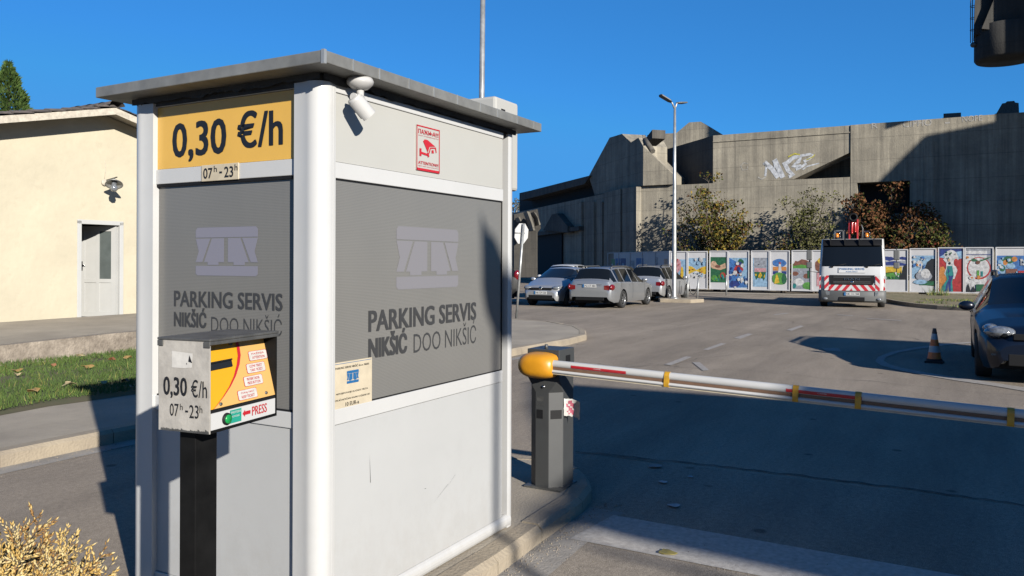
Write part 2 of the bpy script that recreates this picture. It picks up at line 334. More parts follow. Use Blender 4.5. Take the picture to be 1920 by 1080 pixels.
# ================================================================ SETTING
gm = MB().poly([(-300, -300, -.03), (300, -300, -.03), (300, 300, -.03), (-300, 300, -.03)])
meta(gm.build('ground', 'earth'), kind='structure')
def sheet(name, mats, xy, z, label=None): return gtop(MB().poly([(x, y, z) for x, y in xy]), name, mats, (0, 0, 0), kind='structure')
sheet('road', 'road', [(-40, -45), (75, -45), (75, 60), (-40, 60)], 0)
# lane of paler asphalt in front of the barrier with the seam
cA, cB = gxy(1080, 848), gxy(1920, 950)
dv = (cB[0]-cA[0], cB[1]-cA[1])
far = (cB[0]+dv[0]*1.5, cB[1]+dv[1]*1.5)
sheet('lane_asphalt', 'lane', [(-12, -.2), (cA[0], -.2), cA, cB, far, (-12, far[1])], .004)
cr = MB(); prev = None; pts = []
for i in range(60):
    t = i/59; px = 1078+t*900; py = 848+t*t*25+t*84+rnd.uniform(-1.3, 1.3)
    pts.append((gxy(px, py), .006+rnd.random()*.008))
for (a, wa), (b, wb) in zip(pts, pts[1:]): cr.poly([(a[0]-wa, a[1], .008), (b[0]-wb, b[1], .008), (b[0]+wb, b[1], .008), (a[0]+wa, a[1], .008)])
gtop(cr, 'asphalt_crack', 'crack', (0, 0, 0), kind='structure')
gt = MB(); q_ = random.Random(77)
for k in range(2600):
    w_ = q_.random()
    if w_ < .45: u = q_.uniform(-1, 2.6); v = -.17-abs(q_.gauss(0, .10))
    elif w_ < .75: u = q_.uniform(-2, 9); v = 4.32-abs(q_.gauss(0, .16))
    else: u = q_.uniform(-3, 6); v = q_.uniform(-6, -.3)
    r_ = q_.uniform(.0015, .006); z = .006
    gt.add([(u+r_, v, z), (u, v+r_*1.2, z), (u-r_, v, z), (u, v-r_*.8, z), (u+r_*.2, v, z+r_*1.2)], [(0, 1, 4), (1, 2, 4), (2, 3, 4), (3, 0, 4)], q_.randrange(2))
o = gt.build('grit', ['kerb', 'rubble'], keep=True); o.location = g2w(0, 0); o.rotation_euler.z = GRZ; meta(o, kind='stuff', label='grit and small stones lying in the gutters', cat='grit')
def crack(p0, p1, w, n=40, amp=.12, sd=0):
    m = MB(); pts = []
    for i in range(n+1):
        t = i/n; a = Vector(p0).lerp(Vector(p1), t); d = (Vector(p1)-Vector(p0)).normalized(); nn = Vector((-d.y, d.x)); pts.append((a+nn*amp*(noise.noise((t*7, sd, 0))+.4*noise.noise((t*23, sd, 1))), w*(.4+abs(noise.noise((t*11, sd, 5)))*1.4), nn))
    for (a, wa, na), (b, wb, nb) in zip(pts, pts[1:]): m.poly([(*(a-na*wa), .006), (*(b-nb*wb), .006), (*(b+nb*wb), .006), (*(a+na*wa), .006)])
    gtop(m, 'asphalt_crack', 'crack', (0, 0, 0), kind='structure')
crack((4, 3.9), (12, 1.2), .009, 60, .3, 3); crack((9, -6), (10.2, 3.5), .008, 60, .35, 9); crack((14, -4), (24, 4), .012, 60, .4, 5); crack((1, 2.2), (4.5, 3.8), .005, 40, .2, 8); crack((18, 6), (20, -8), .012, 60, .4, 15)
# painted marks
def mark(name, pxs, m='paint_worn', z=.008): sheet(name, m, [gxy(*p) for p in pxs], z)
a, b, c2, d = gxy(1150, 968), gxy(1777, 1078), gxy(1400, 1080), gxy(1068, 1012)
e = ((b[0]-a[0])*2.2, (b[1]-a[1])*2.2)
wv = (d[0]-a[0], d[1]-a[1])
sheet('stop_line', 'paint', [a, (a[0]+e[0], a[1]+e[1]), (a[0]+e[0]+wv[0], a[1]+e[1]+wv[1]), d], .008)
for pxs in ([(1246, 684), (1286, 669), (1298, 670), (1258, 686)], [(1298, 680), (1312, 680), (1330, 695), (1318, 696)],
            [(1318, 656), (1352, 644), (1362, 645), (1328, 657)], [(1376, 634), (1402, 626), (1412, 627), (1388, 636)],
            [(1475, 619), (1500, 611), (1508, 612), (1484, 621)], [(1540, 653), (1572, 653), (1578, 660), (1548, 658)],  # second mark here: a sunlit patch in the shadow, drawn as pale paint
            [(1450, 590), (1476, 587), (1480, 588), (1454, 591)], [(1625, 597), (1690, 601), (1690, 602), (1625, 598)], [(1570, 590), (1600, 592), (1600, 593), (1570, 591)]):
    mark('lane_mark_and_lit_patch', pxs)
arc = MB(); outer = [(1830, 641), (1770, 645), (1715, 652), (1672, 660), (1646, 670), (1641, 678), (1652, 686), (1680, 694), (1725, 703), (1790, 714), (1860, 724), (1925, 735)]
inner = [(1830, 643), (1772, 648), (1722, 655), (1684, 662), (1662, 670), (1657, 677), (1668, 684), (1694, 691), (1735, 699), (1795, 709), (1862, 718), (1925, 728)]
for i in range(len(outer)-1): arc.poly([(*gxy(*p), .008) for p in (outer[i], outer[i+1], inner[i+1], inner[i])])
gtop(arc, 'lane_curve_mark', 'paint_worn', (0, 0, 0), kind='structure')
# left pavement with its kerb, rounded far corner
kv = 4.34
kl = [(-14, kv), (1.07, kv), (6, kv+.05), (10.1, kv+.15), (12.0, kv+.1), (13.1, kv+.2), (14.1, kv+.65), (15.1, kv+1.3), (16.1, kv+2.5), (16.5, kv+3.9), (16.7, 16), (16.7, 30)]
def off(path, d):
    out = []
    for i, p in enumerate(path):
        a = Vector(path[max(i-1, 0)]); b = Vector(path[min(i+1, len(path)-1)]); t = (b-a).normalized(); out.append((p[0]-t.y*d, p[1]+t.x*d))
    return out
ki = off(kl, .16)
mb = MB(); mb.slab(ki+[(-14, 30)], -.02, .118); gtop(mb, 'pavement', 'pave', (0, 0, 0), kind='structure')
def kerb_run(name, path, w, h, mats='kerb', step=1.0, gap=.008, z0=-.02):
    """kerb stones along a path, a little joint between stones"""
    mb = MB(); seg = []
    for a, b in zip(path, path[1:]):
        a, b = Vector(a), Vector(b); n = max(1, round((b-a).length/step))
        for i in range(n): seg.append((a.lerp(b, i/n), a.lerp(b, (i+1)/n)))
    for a, b in seg:
        t = (b-a).normalized(); nn = Vector((-t.y, t.x)); a2 = a+t*gap/2; b2 = b-t*gap/2; dz = rnd.uniform(-.004, .004)
        q = [(0, z0), (0, h-.03+dz), (.03, h+dz), (w, h+dz), (w, z0)]
        mb.prism([(*(a2+nn*x), z) for x, z in q], ((b2-a2).x, (b2-a2).y, 0))
    return gtop(mb, name, mats, (0, 0, 0), kind='structure')
kerb_run('pavement_kerb', kl, .155, .125)
sheet('gutter', 'gutter', [(-14, kv-.3), (10, kv-.15), (10, kv), (-14, kv)], .004)
# lawn behind the pavement and the low terrace wall
gl = 5.96; rv = 9.6
mb = MB(); nx, ny = 60, 16
for i in range(nx+1):
    for j in range(ny+1):
        u = -14+26*i/nx; v = gl+(rv-gl)*j/ny+(.06*math.sin(u*3.1)+.05*math.sin(u*7.7) if j == 0 else 0)
        mb.v.append(Vector((u, v, .122+(.02+.05*noise.noise((u*.7, v*.7, 0)) if 0 < j else 0)+.03*j/ny)))
for i in range(nx):
    for j in range(ny): a = i*(ny+1)+j; mb.f.append([a, a+ny+1, a+ny+2, a+1]); mb.m.append(0); mb.sm.append(True)
gtop(mb, 'lawn', 'lawn', (0, 0, 0), kind='structure')
mb = MB()
for k in range(60000):
    u = rnd.uniform(-1.5, 9.5); v = rnd.uniform(gl-.05, rv)
    if v < gl+.12+.08*math.sin(u*3.1)+.1*noise.noise((u*2, 0, 0)): continue
    d = noise.noise((u*1.3, v*1.3, 5))
    if d < -.32 and rnd.random() < .8: continue
    h = rnd.uniform(.025, .065)*(1.15+d*.6); t = rnd.random()*6.28; w = .005; lx, ly = rnd.gauss(0, .025), rnd.gauss(0, .025)
    z = .13+.03*(v-gl)/(rv-gl)+.02
    mb.add([(u-w*math.cos(t), v-w*math.sin(t), z), (u+w*math.cos(t), v+w*math.sin(t), z), (u+lx, v+ly, z+h)], [(0, 1, 2)], 1 if rnd.random() < .06 else 0)
o = mb.build('grass', ['grass', 'grass2'], keep=True); o.location = g2w(0, 0); o.rotation_euler.z = GRZ; meta(o, kind='stuff', label='short green lawn grass between the pavement and the terrace wall', cat='grass')
# terrace in front of the house
hv = 13.53
tz = [(-8, .30), (2, pv(0, 654, rv)[1]), (5.5, pv(252, 622, rv)[1]), (14, .52)]
mb = MB(); n = 44
prof = []
def tzat(u):
    for (a, za), (b, zb) in zip(tz, tz[1:]):
        if a <= u <= b: return za+(zb-za)*(u-a)/(b-a)
    return tz[-1][1]
us = [-8+22*i/n for i in range(n+1)]
for a, b in zip(us, us[1:]):
    za, zb = tzat(a), tzat(b)
    mb.add([(a, rv, za), (b, rv, zb), (b, hv, zb), (a, hv, za)], [(0, 1, 2, 3)])
gtop(mb, 'terrace', 'pave', (0, 0, 0), kind='structure')
mb = MB()
for a, b in zip(us, us[1:]):
    ja, jb = .02*noise.noise((a*2, 0, 0)), .02*noise.noise((b*2, 0, 0))
    za, zb = tzat(a)+.006, tzat(b)+.006
    mb.add([(a, rv-.1+ja, 0), (b, rv-.1+jb, 0), (b, rv-.07+jb, zb), (a, rv-.07+ja, za), (b, rv+.12, zb), (a, rv+.12, za)], [(0, 1, 2, 3), (3, 2, 4, 5)])
gtop(mb, 'terrace_wall', 'rubble', (0, rv, 0), 'low crumbling concrete wall edging the lawn below the cream house', 'wall')
# ---- kiosk island
end = [(2.32, -.15), (2.61, -.09), (2.82, .02), (3.02, .17), (3.16, .40), (3.2, .60), (3.14, .80), (2.98, 1.0), (2.75, 1.15), (2.4, 1.24)]
isl = [(-4, -.19), (1.14, -.19), (1.7, -.165)]+end+[(-4, 1.26)]
mb = MB(); mb.slab(off(isl, .13), -.02, .098); gtop(mb, 'kiosk_island', 'pave', (0, 0, 0), kind='structure')
kerb_run('island_kerb', isl, .135, .103, step=.9)
gut = [(-4, -.19), (1.14, -.19), (1.7, -.165), (2.2, -.155), (2.45, -.15)]
g2 = off(gut, -.24); sheet('island_gutter', 'gutter', gut+g2[::-1], .006)
# ---- lamp island and far strips
LU = 30.3; LV = pu(1264.5, 430, 30.3)[0]
mb = MB(); mb.slab([(LU-.6, LV-.9), (LU+.3, LV-1.2), (LU+.8, LV-.6), (LU+.9, LV+.5), (LU, LV+.7), (LU-.7, LV+.4)], -.02, .15)
gtop(mb, 'lamp_island', 'kerb', (0, 0, 0), kind='structure', bevel=.03)
sheet('fence_strip', 'pave', [(40.6, 2.5), (42.6, 2.5), (42.6, 14), (40.6, 14)], .012)
gi = [(42.9, 1.5), (38.5, .9), (35.8, .25), (33.5, -.35), (31.5, -1.1), (30.3, -1.9), (29.6, -3.2), (29.2, -5), (29, -14)]
gin = off(gi, -.16)
mb = MB(); mb.slab(off(gi, -.14)+[(43, -14)], -.02, .13); gtop(mb, 'verge', 'drysoil', (0, 0, 0), kind='structure')
mb = MB(); kk = off(gi, -.16)
for a, b, c3, d in zip(gi, gi[1:], kk[1:], kk): mb.prism([(*a, -.02), (*b, -.02), (*c3, -.02), (*d, -.02)], (0, 0, .17))
gtop(mb, 'verge_kerb', 'kerb', (0, 0, 0), kind='structure', bevel=.02)
mb = MB()
for k in range(14000):
    u = rnd.uniform(29.6, 42.2); v = rnd.uniform(-12, .8)
    nz = noise.noise((u*.5, v*.5, 2))
    if u < 40.5 and not (nz > .0 and u < 36): continue
    if u > 40.5 and noise.noise((v*.9, 3, 1)) < .12: continue
    h = rnd.uniform(.04, .12) if u < 40.5 else rnd.uniform(.15, .62)
    lx, ly = rnd.gauss(0, h*.3), rnd.gauss(0, h*.3); w = .014
    # keep on the verge
    if (u < 31.5 and v > -2) or (u < 36 and v > -.6): continue
    t = rnd.random()*3.14
    mb.add([(u-w*math.cos(t), v-w*math.sin(t), .12), (u+w*math.cos(t), v+w*math.sin(t), .12), (u+lx, v+ly, .12+h)], [(0, 1, 2)], 1 if rnd.random() < .35 else 0)
o = mb.build('weeds', ['grass', 'grass2'], keep=True); o.location = g2w(0, 0); o.rotation_euler.z = GRZ; meta(o, kind='stuff', label='tufts of weeds along the foot of the painted hoarding', cat='weeds')
# ================================================================ HOUSE
def build_house():
    h = thing('cream_house', 'single storey cream plastered house with tiled gable roof and open white door', 'house', (7.5, hv, 0))
    ap = pv(216, 209, hv-.5)[0]
    def rz(u): return 4.36-abs(u-ap)*math.tan(R(13.3))+.42   # wall top under the roof
    uL, uR = ap-7.5, ap+6.2
    dz0 = pv(150, 600, hv)[1]; d0 = pv(146, 500, hv)[0]; d1_ = pv(229, 500, hv)[0]; dz1 = pv(146, 413, hv)[1]
    w = MB()
    w.prism([(uL, hv, 0), (d0, hv, 0), (d0, hv, dz1), (d1_, hv, dz1), (d1_, hv, 0), (uR, hv, 0), (uR, hv, rz(uR)), (ap, hv, rz(ap)), (uL, hv, rz(uL))], (0, .28, 0))
    w.box((uL, hv+.28, 0), (uL+.28, hv+9, rz(uL)-.1)); w.box((uR-.28, hv+.28, 0), (uR, hv+9, rz(uR)-.1)); w.box((uL+.28, hv+8.7, 0), (uR-.28, hv+9, rz(uL)))
    w.build('wall', 'plaster', h)
    MB().box((uL, hv-.025, 0), (d0-.35, hv+.005, dz0-.09)).build('plinth', 'plinth', h)
    st = MB().box((d0-.75, hv-.55, .1), (uR, hv+.27, dz0-.012)); st.build('step', 'pave', h)
    rm = MB(); rm.box((d0-1.0, hv+2.6, dz0), (d1_+1.2, hv+2.7, 3)); rm.box((d0-1.1, hv+.3, dz0), (d0-1.0, hv+2.6, 3)); rm.box((d1_+1.2, hv+.3, dz0), (d1_+1.3, hv+2.6, 3)); rm.box((d0-1.1, hv+.28, dz0-.02), (d1_+1.3, hv+2.7, dz0)); rm.box((d0-1.1, hv+.3, 2.9), (d1_+1.3, hv+2.7, 3))
    rm.build('room', 'room', h)
    f = MB(); t = .07
    f.box((d0-.02, hv-.02, dz0), (d0+t, hv+.1, dz1)); f.box((d1_-t, hv-.02, dz0), (d1_+.02, hv+.1, dz1)); f.box((d0-.02, hv-.02, dz1-t), (d1_+.02, hv+.1, dz1+.02))
    f.build('door_frame', 'pvc', h, .006)
    # door leaf, swung inwards about its right side
    hw = d1_-d0-2*t; H = dz1-t-dz0-.03; T = Matrix.Translation(Vector((d1_-t, hv+.06, dz0+.015))) @ Matrix.Rotation(R(180-70), 4, 'Z')
    dl = MB(); s = .11
    dl.box((0, 0, 0), (s, .06, H), T=T); dl.box((hw-s, 0, 0), (hw, .06, H), T=T); dl.box((s, 0, 0), (hw-s, .06, s), T=T); dl.box((s, 0, H-s), (hw-s, .06, H), T=T)
    dl.box((s, 0, .74), (hw-s, .06, .82), T=T); dl.box((hw/2-.035, 0, s), (hw/2+.035, .06, .74), T=T); dl.box((hw/2-.035, 0, .82), (hw/2+.035, .06, H-s), T=T)
    dl.box((s, .018, s), (hw/2-.035, .045, .74), T=T); dl.box((hw/2+.035, .018, s), (hw-s, .045, .74), T=T); dl.box((hw/2+.035, .018, .82), (hw-s, .045, H-s), T=T)
    d = dl.build('door', 'pvc', h)
    MB().box((s, .02, .82), (hw/2-.035, .042, H-s), T=T).build('door_glass', 'frost', d)
    hd = MB(); hd.box((hw-.075, .06, 1.0), (hw-.035, .07, 1.2), T=T); hd.tube([(hw-.055, .065, 1.12), (hw-.055, .11, 1.12), (hw-.16, .11, 1.12)], .011, 8, T=T)
    hd.build('handle', 'chrome', d)
    # roof: two tiled slopes with bargeboards
    ov = .5; cs = math.cos(R(13.3)); tn = math.tan(R(13.3))
    r = MB(); top = rz(ap)+.02
    for sgn, ue in ((-1, uL-.5), (1, uR+.5)):
        dz = -abs(ue-ap)*tn
        r.prism([(ap, hv-ov, top), (ue, hv-ov, top+dz), (ue, hv-ov, top+dz+.05), (ap, hv-ov, top+.05)], (0, 10, 0))
    rf = r.build('roof', 'fascia', h)
    tl = MB(); ncol = 30
    for sgn, ue in ((-1, uL-.55), (1, uR+.55)):
        nr = int(abs(ue-ap)/.34)
        for i in range(nr):
            u0 = ap+sgn*i*.34; u1 = ap+sgn*(i+1.15)*.34
            for j in range(26):
                v0 = hv-ov-.05+j*.24+rnd.uniform(-.02, .02); dz = rnd.uniform(-.012, .015)
                za = top+.055-abs(u0-ap)*tn+dz; zb = top+.085-abs(u1-ap)*tn+dz
                q = []
                for k in range(7):
                    x = k/6; q.append((v0+.25*x, .055*math.sin(math.pi*x)))
                vs = [(u0, y, za+z) for y, z in q]+[(u1, y, zb+z) for y, z in q]+[(u1, y, zb+z-.025) for y, z in q]
                tl.add(vs, [(k, k+1, k+8, k+7) for k in range(6)]+[(7+k, 8+k, 15+k, 14+k) for k in range(6)], 0, True)
    # ridge tiles
    for j in range(14):
        v0 = hv-ov-.08+j*.42; q = [(math.cos(t)*.17, math.sin(t)*.11) for t in [math.pi*k/8 for k in range(9)]]
        vs = [(ap+x, v0, top+.09+z) for x, z in q]+[(ap+x*.9, v0+.45, top+.085+z*.9) for x, z in q]
        tl.add(vs, [(k, k+1, k+10, k+9) for k in range(8)], 0, True)
    tl.build('roof_tiles', 'tile', rf)
    b = MB()
    for ue in (uL-.5, uR+.5):
        dz = -abs(ue-ap)*tn
        b.prism([(ap, hv-ov-.03, top-.09), (ue, hv-ov-.03, top+dz-.09), (ue, hv-ov-.03, top+dz+.045), (ap, hv-ov-.03, top+.045)], (0, .03, 0))
    b.build('bargeboard', 'fascia', rf)
    # wall lamp: thing of its own
    lu, lz = pv(200, 341, hv); L_ = thing('wall_lamp', 'old round outdoor lamp on a bent arm beside the house door', 'lamp', (lu, hv, lz))
    a = MB(); a.ell((lu-.07, hv-.03, lz-.02), (.07, .035, .07)); a.build('wall_box', 'fascia', L_)
    e = pv(214, 344, hv-.42)
    tip = Vector((e[0], hv-.42, e[1])); a = MB(); a.tube([(lu-.05, hv-.03, lz+.02), (lu+.1, hv-.2, lz+.1), tip+Vector((0, .1, .1))], .014, 8); a.tube([(lu-.05, hv-.03, lz-.03), (lu+.12, hv-.22, lz-.05), tip+Vector((0, .1, .08))], .01, 8); a.build('arm', 'darkmetal', L_)
    T = Matrix.Translation(tip) @ Matrix.Rotation(R(-25), 4, 'X') @ Matrix.Rotation(R(18), 4, 'Y')
    MB().lathe([(.0, .09), (.05, .09), (.08, .055), (.165, -.01), (.175, -.03), (.155, -.017), (.07, .035), (0, .045)], 20, T=T).build('lamp_shade', 'galv', L_)
    MB().lathe([(.05, .03), (.055, -.05), (.075, -.11), (.06, -.17), (0, -.2)], 14, T=T).build('lamp_bulb', 'lamp', L_)
    a = MB(); a.tube([(lu-.06, hv-.008, lz+.04), (lu-.03, hv-.008, lz+.25), (lu-.05, hv-.008, lz+.45)], .006, 5); a.build('cable', 'fascia', L_)
build_house()
# ================================================================ CONCRETE BUILDING
BU = 46.5
def build_concrete():
    v0 = pu(1195, 400, BU)[0]                       # corner lit / dark
    b = thing('concrete_building', 'huge raw concrete building with angular walls and graffiti behind the hoarding', 'building', (BU, v0, 0))
    k = (1, 0); U = BU
    # lower block
    zl = pu(1195, 350, BU)[1]; vb = pu(1595, 330, BU)[0]
    lo = MB(); lo.slab([(U, v0), (U, vb), (U+20, vb), (U+40, v0+40), (U+26, v0+26)], 0, zl)
    lo.build('lower_wall', 'conc', b)
    # upper block, set back, with a triangular hole shaped to stand for a cast shadow
    US = U+.05; vB = pu(1337, 300, US)[0]; zt = pu(1420, 248, US)[1]
    T1, T2 = pu(1595, 285, US), pu(1488, 333, US)
    up = MB()
    up.prism([(US, vB, zl), (US, T2[0], zl+.02), (US, vb, T1[1]), (US, vb, zt), (US, vB, zt)], (1.6, 0, 0))
    up.box((US+2.6, vb, zl), (US+3, vB-.3, zt-.02))
    up.box((US+1.6, vb, zt-.25), (US+2.6, vB-.3, zt-.03))
    rw = MB(); rw.prism([(US+1.6, vB+1.6, zl-.3), (US+5.3, vB+5.3, zl-.3), (US+5.3, vB+5.3, zt), (US+1.6, vB+1.6, zt)], (1.4, -1.4, 0))
    rw.prism([(US+.002, vB+.002, zl), (US+1.6, vB+1.6, zl), (US+1.6, vB+1.6, zt-.001), (US+.002, vB+.002, zt-.001)], (1.58, -.01, 0))
    rw.build('recess_wall', 'conc_shade', b)  # darkened colour paints the shade of the recess
    up.build('upper_wall', 'conc', b)
    cp = MB(); z1 = pu(1420, 262, US)[1]
    cp.box((US-.05, vb, z1+.02), (US+.02, vB, z1+.08)); cp.build('string_course', 'conc', b)
    # right block with its dark opening
    vE = vb-16; zr = zt
    h0, h1 = pu(1607, 345, U)[0], pu(1706, 345, U)[0]; hz1 = pu(1650, 341, U)[1]; hz0 = pu(1700, 400, U)[1]
    rb = MB()
    rb.box((U-.02, vb, 0), (U+1.4, h0, zr)); rb.box((U-.02, h0, hz1), (U+1.4, h1, zr)); rb.box((U-.02, h0, 0), (U+1.4, h1, hz0)); rb.box((U-.02, h1, 0), (U+1.4, vE, zr))
    rb.build('right_wall', 'conc', b)
    MB().box((U+1.3, h1-.5, hz0-.5), (U+1.35, h0-.02, hz1+.2)).build('opening_back', 'black', b)  # black sheet painting the dark inside
    j = MB(); vj = pu(1732, 300, U)[0]; j.box((U-.05, vj-.5, 0), (U-.02, vj, zr-1.2)); j.build('pilaster', 'conc', b)
    # overhanging volume on the left (dark 45 degree face)
    g0 = pu(1206, 300, U-.25)[0]; G0 = (U-.25, g0); kk = G0[0]-G0[1]
    def p45(px, py, off=0): q = hit(px, py, (1, -1), kk+off); return (q.x, q.y, q.z)
    k0 = U-v0
    def q45(px, py, off=0): q = hit(px, py, (1, -1), k0+off); return (q.x, q.y, q.z)
    ho = MB()
    outl = [p45(1206, 348), p45(1206, 274), p45(1197, 258), p45(1183, 267), p45(1166, 251), p45(1143, 258), p45(1104, 330), p45(1115, 366)]
    ho.prism(outl, (1.2, -1.2, 0)); ho.build('gable_wall', 'conc', b)
    t1, t2, t3 = pu(1206, 274, U-.25), pu(1262, 327, U-.25), pu(1206, 348, U-.25)
    tr = MB(); tr.prism([(U-.25, t3[0], t3[1]), (U-.25, t2[0], t3[1]), (U-.25, *t2), (U-.25, *t1)], (2.4, 0, 0)); tr.build('sloping_wall', 'conc', b)
    # rear gables
    rg = MB(); UR_ = U+7.2
    rg.prism([(UR_, *pu(*p, UR_)) for p in ((1216, 330), (1217, 282), (1245, 250.5), (1268, 249.5), (1292, 229.5), (1314, 228), (1357, 254), (1420, 250), (1420, 330))], (2, 0, 0)); rg.build('rear_wall', 'conc', b)
    br = MB(); q0, q1 = p45(1209, 262, -3), p45(1224, 284, -3); br.tube([q0, q1], .16, 6); q0, q1 = p45(1206, 273, -2), p45(1223, 259, -2); br.prism([q0, q1, (q1[0], q1[1], q1[2]+.5), (q0[0], q0[1], q0[2]+.25)], (.6, -.6, 0)); br.build('broken_slab', 'conc_shade', b)
    for px in (1206, 1209, 1214): MB().tube([p45(px, 268, -2), p45(px+rnd.uniform(-1, 1), 253, -2)], .025, 5).build('rebar', 'darkmetal', b)
    # left wing: dark parapet band over a deep slot, then buttressed lower walls
    lw = MB()
    lw.prism([q45(976, 362), q45(1106, 329), q45(1096, 345), q45(976, 376)], (1, -1, 0))
    sb_ = MB(); sb_.prism([q45(974, 362, 1.6), q45(1130, 326, 1.6), q45(1130, 400, 1.6), q45(974, 420, 1.6)], (.3, -.3, 0)); sb_.build('slot_back', 'black', b)  # black sheet painting the shade in the slot
    lw.build('wing_wall', 'conc_shade', b)
    pb = MB()
    pb.prism([q45(1132, 362, -.3), q45(1163, 354, -.3), q45(1163, 520, -.3), q45(1132, 520, -.3)], (.25, -.25, 0)); pb.prism([q45(1167, 353, -.3), q45(1193, 350, -.3), q45(1193, 520, -.3), q45(1167, 520, -.3)], (.25, -.25, 0))
    for px in (1085, 1108, 1124): pb.prism([q45(px, 380, -.25), q45(px+5, 378, -.25), q45(px+5, 520, -.25), q45(px, 520, -.25)], (.25, -.25, 0))
    pb.build('wall_panel', 'conc', b)
    dk = MB(); dk.prism([q45(1008, 437, -.22), q45(1053, 430, -.22), q45(1053, 520, -.22), q45(1008, 520, -.22)], (.1, -.1, 0)); dk.build('garage_dark_panel', 'black', b)  # flat black slab painting the dark inside of the garage
    gb = MB(); gb.prism([q45(1018, 432, -.8), q45(1035, 402, -.8), q45(1044, 400, -.8), q45(1064, 424, -.8), q45(1064, 436, -.8)], (.6, -.6, 0)); gb.prism([q45(1000, 436, -.6), q45(1085, 424, -.6), q45(1085, 432, -.6), q45(1000, 443, -.6)], (.5, -.5, 0)); gb.build('low_gable', 'conc_shade', b)
    # pale fins that catch the sun
    fu = 40.0
    fn = MB()
    for pts in (((988, 396), (994, 398), (1004, 432), (1000, 432), (997, 420)), ((1001, 397), (1006, 400), (1014, 421), (1011, 422), (1008, 408)), ((972, 407), (975, 406), (978, 414), (976, 415))):
        q = [(fu, *pu(*p, fu)) for p in pts]; fn.prism(q, (1.2, .9, 0))
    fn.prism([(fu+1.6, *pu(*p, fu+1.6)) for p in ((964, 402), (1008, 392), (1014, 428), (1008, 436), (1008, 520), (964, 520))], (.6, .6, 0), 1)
    fn.build('fin', ['conc', 'conc_shade'], b)
    # graffiti: sprayed tags
    gr = MB(); tags = []
    def stroke(pts, w, mi, u=US-.012):
        P = [Vector(pu(*p, u)) for p in pts]; vs = []; w *= .62
        for i, p in enumerate(P):
            t = (P[min(i+1, len(P)-1)]-P[max(i-1, 0)]).normalized(); n = Vector((-t.y, t.x))*w
            vs += [(u, *(p+n)), (u, *(p-n))]
        gr.add(vs, [(2*i, 2*i+1, 2*i+3, 2*i+2) for i in range(len(P)-1)], mi)
    stroke([(1435, 330), (1437, 312), (1432, 305)], .10, 0); stroke([(1433, 304), (1447, 316), (1459, 333)], .22, 0); stroke([(1452, 299), (1461, 318), (1468, 333)], .24, 0, US-.016); stroke([(1452, 300), (1455, 315)], .16, 0, US-.02)
    stroke([(1470, 304), (1478, 320), (1487, 328), (1479, 331)], .2, 0); stroke([(1475, 306), (1487, 296), (1503, 292), (1497, 303), (1487, 311), (1502, 312)], .2, 0, US-.016)
    stroke([(1502, 292), (1519, 289), (1526, 291), (1517, 298), (1507, 303)], .12, 0); stroke([(1492, 318), (1503, 313), (1512, 306)], .12, 0, US-.016); stroke([(1505, 318), (1513, 312), (1536, 306)], .06, 0)
    stroke([(1478, 294), (1490, 288), (1500, 290)], .07, 1, US-.02); stroke([(1512, 300), (1524, 294), (1528, 290)], .05, 1, US-.02)
    stroke([(1402, 307), (1394, 305), (1389, 311), (1392, 319), (1401, 318), (1402, 312)], .035, 2)
    stroke([(1421, 332), (1428, 336), (1437, 331)], .06, 2)
    for s, px, py, w, h in (('R', 1634, 241, 12, 10), ('CIPHO', 1693, 239, 54, 12), ('-', 1772, 232, 9, 3), ('NOPE', 1804, 229, 38, 11)):
        a = pu(px, py, U-.03); e = pu(px+w, py-w*.075, U-.03); t = pu(px, py-h, U-.03); wd = a[0]-e[0]
        tg = MB(); txt(tg, s, (U-.032, a[0], a[1]), (0, -1, 0), (0, 0, 1), wd, t[1]-a[1], 2, .03); tags.append(tg)
    GM = [flat('spray_white', (.55, .57, .6)), flat('spray_yellow', (.5, .45, .06)), flat('spray_grey', (.42, .40, .36))]
    for tg in [gr]+tags: tg.build('graffiti', GM, b)
    # roof-top machines
    for nm, lab, pts in (('roof_vent', 'flat dark box standing on the concrete building roof', ((1769, 221), (1769, 213), (1802, 211), (1802, 221))),
                         ('roof_cooler', 'dark slanted cooling unit on the concrete roof edge', ((1868, 213), (1879, 194), (1885, 193), (1888, 190), (1902, 189), (1903, 192), (1910, 193), (1911, 213)))):
        q = [(U+3, *pu(*p, U+3)) for p in pts]; t = thing(nm, lab, 'roof unit', (U+3, q[0][1], q[0][2])); MB().prism(q, (1.5, 0, 0)).build('casing', 'darkmetal', t)
        for p in (q[0], q[-1]): MB().box((U+3.1, p[1]-.06, p[2]-1.2), (U+3.2, p[1]+.06, p[2]+.02)).build('leg', 'darkmetal', t)
build_concrete()
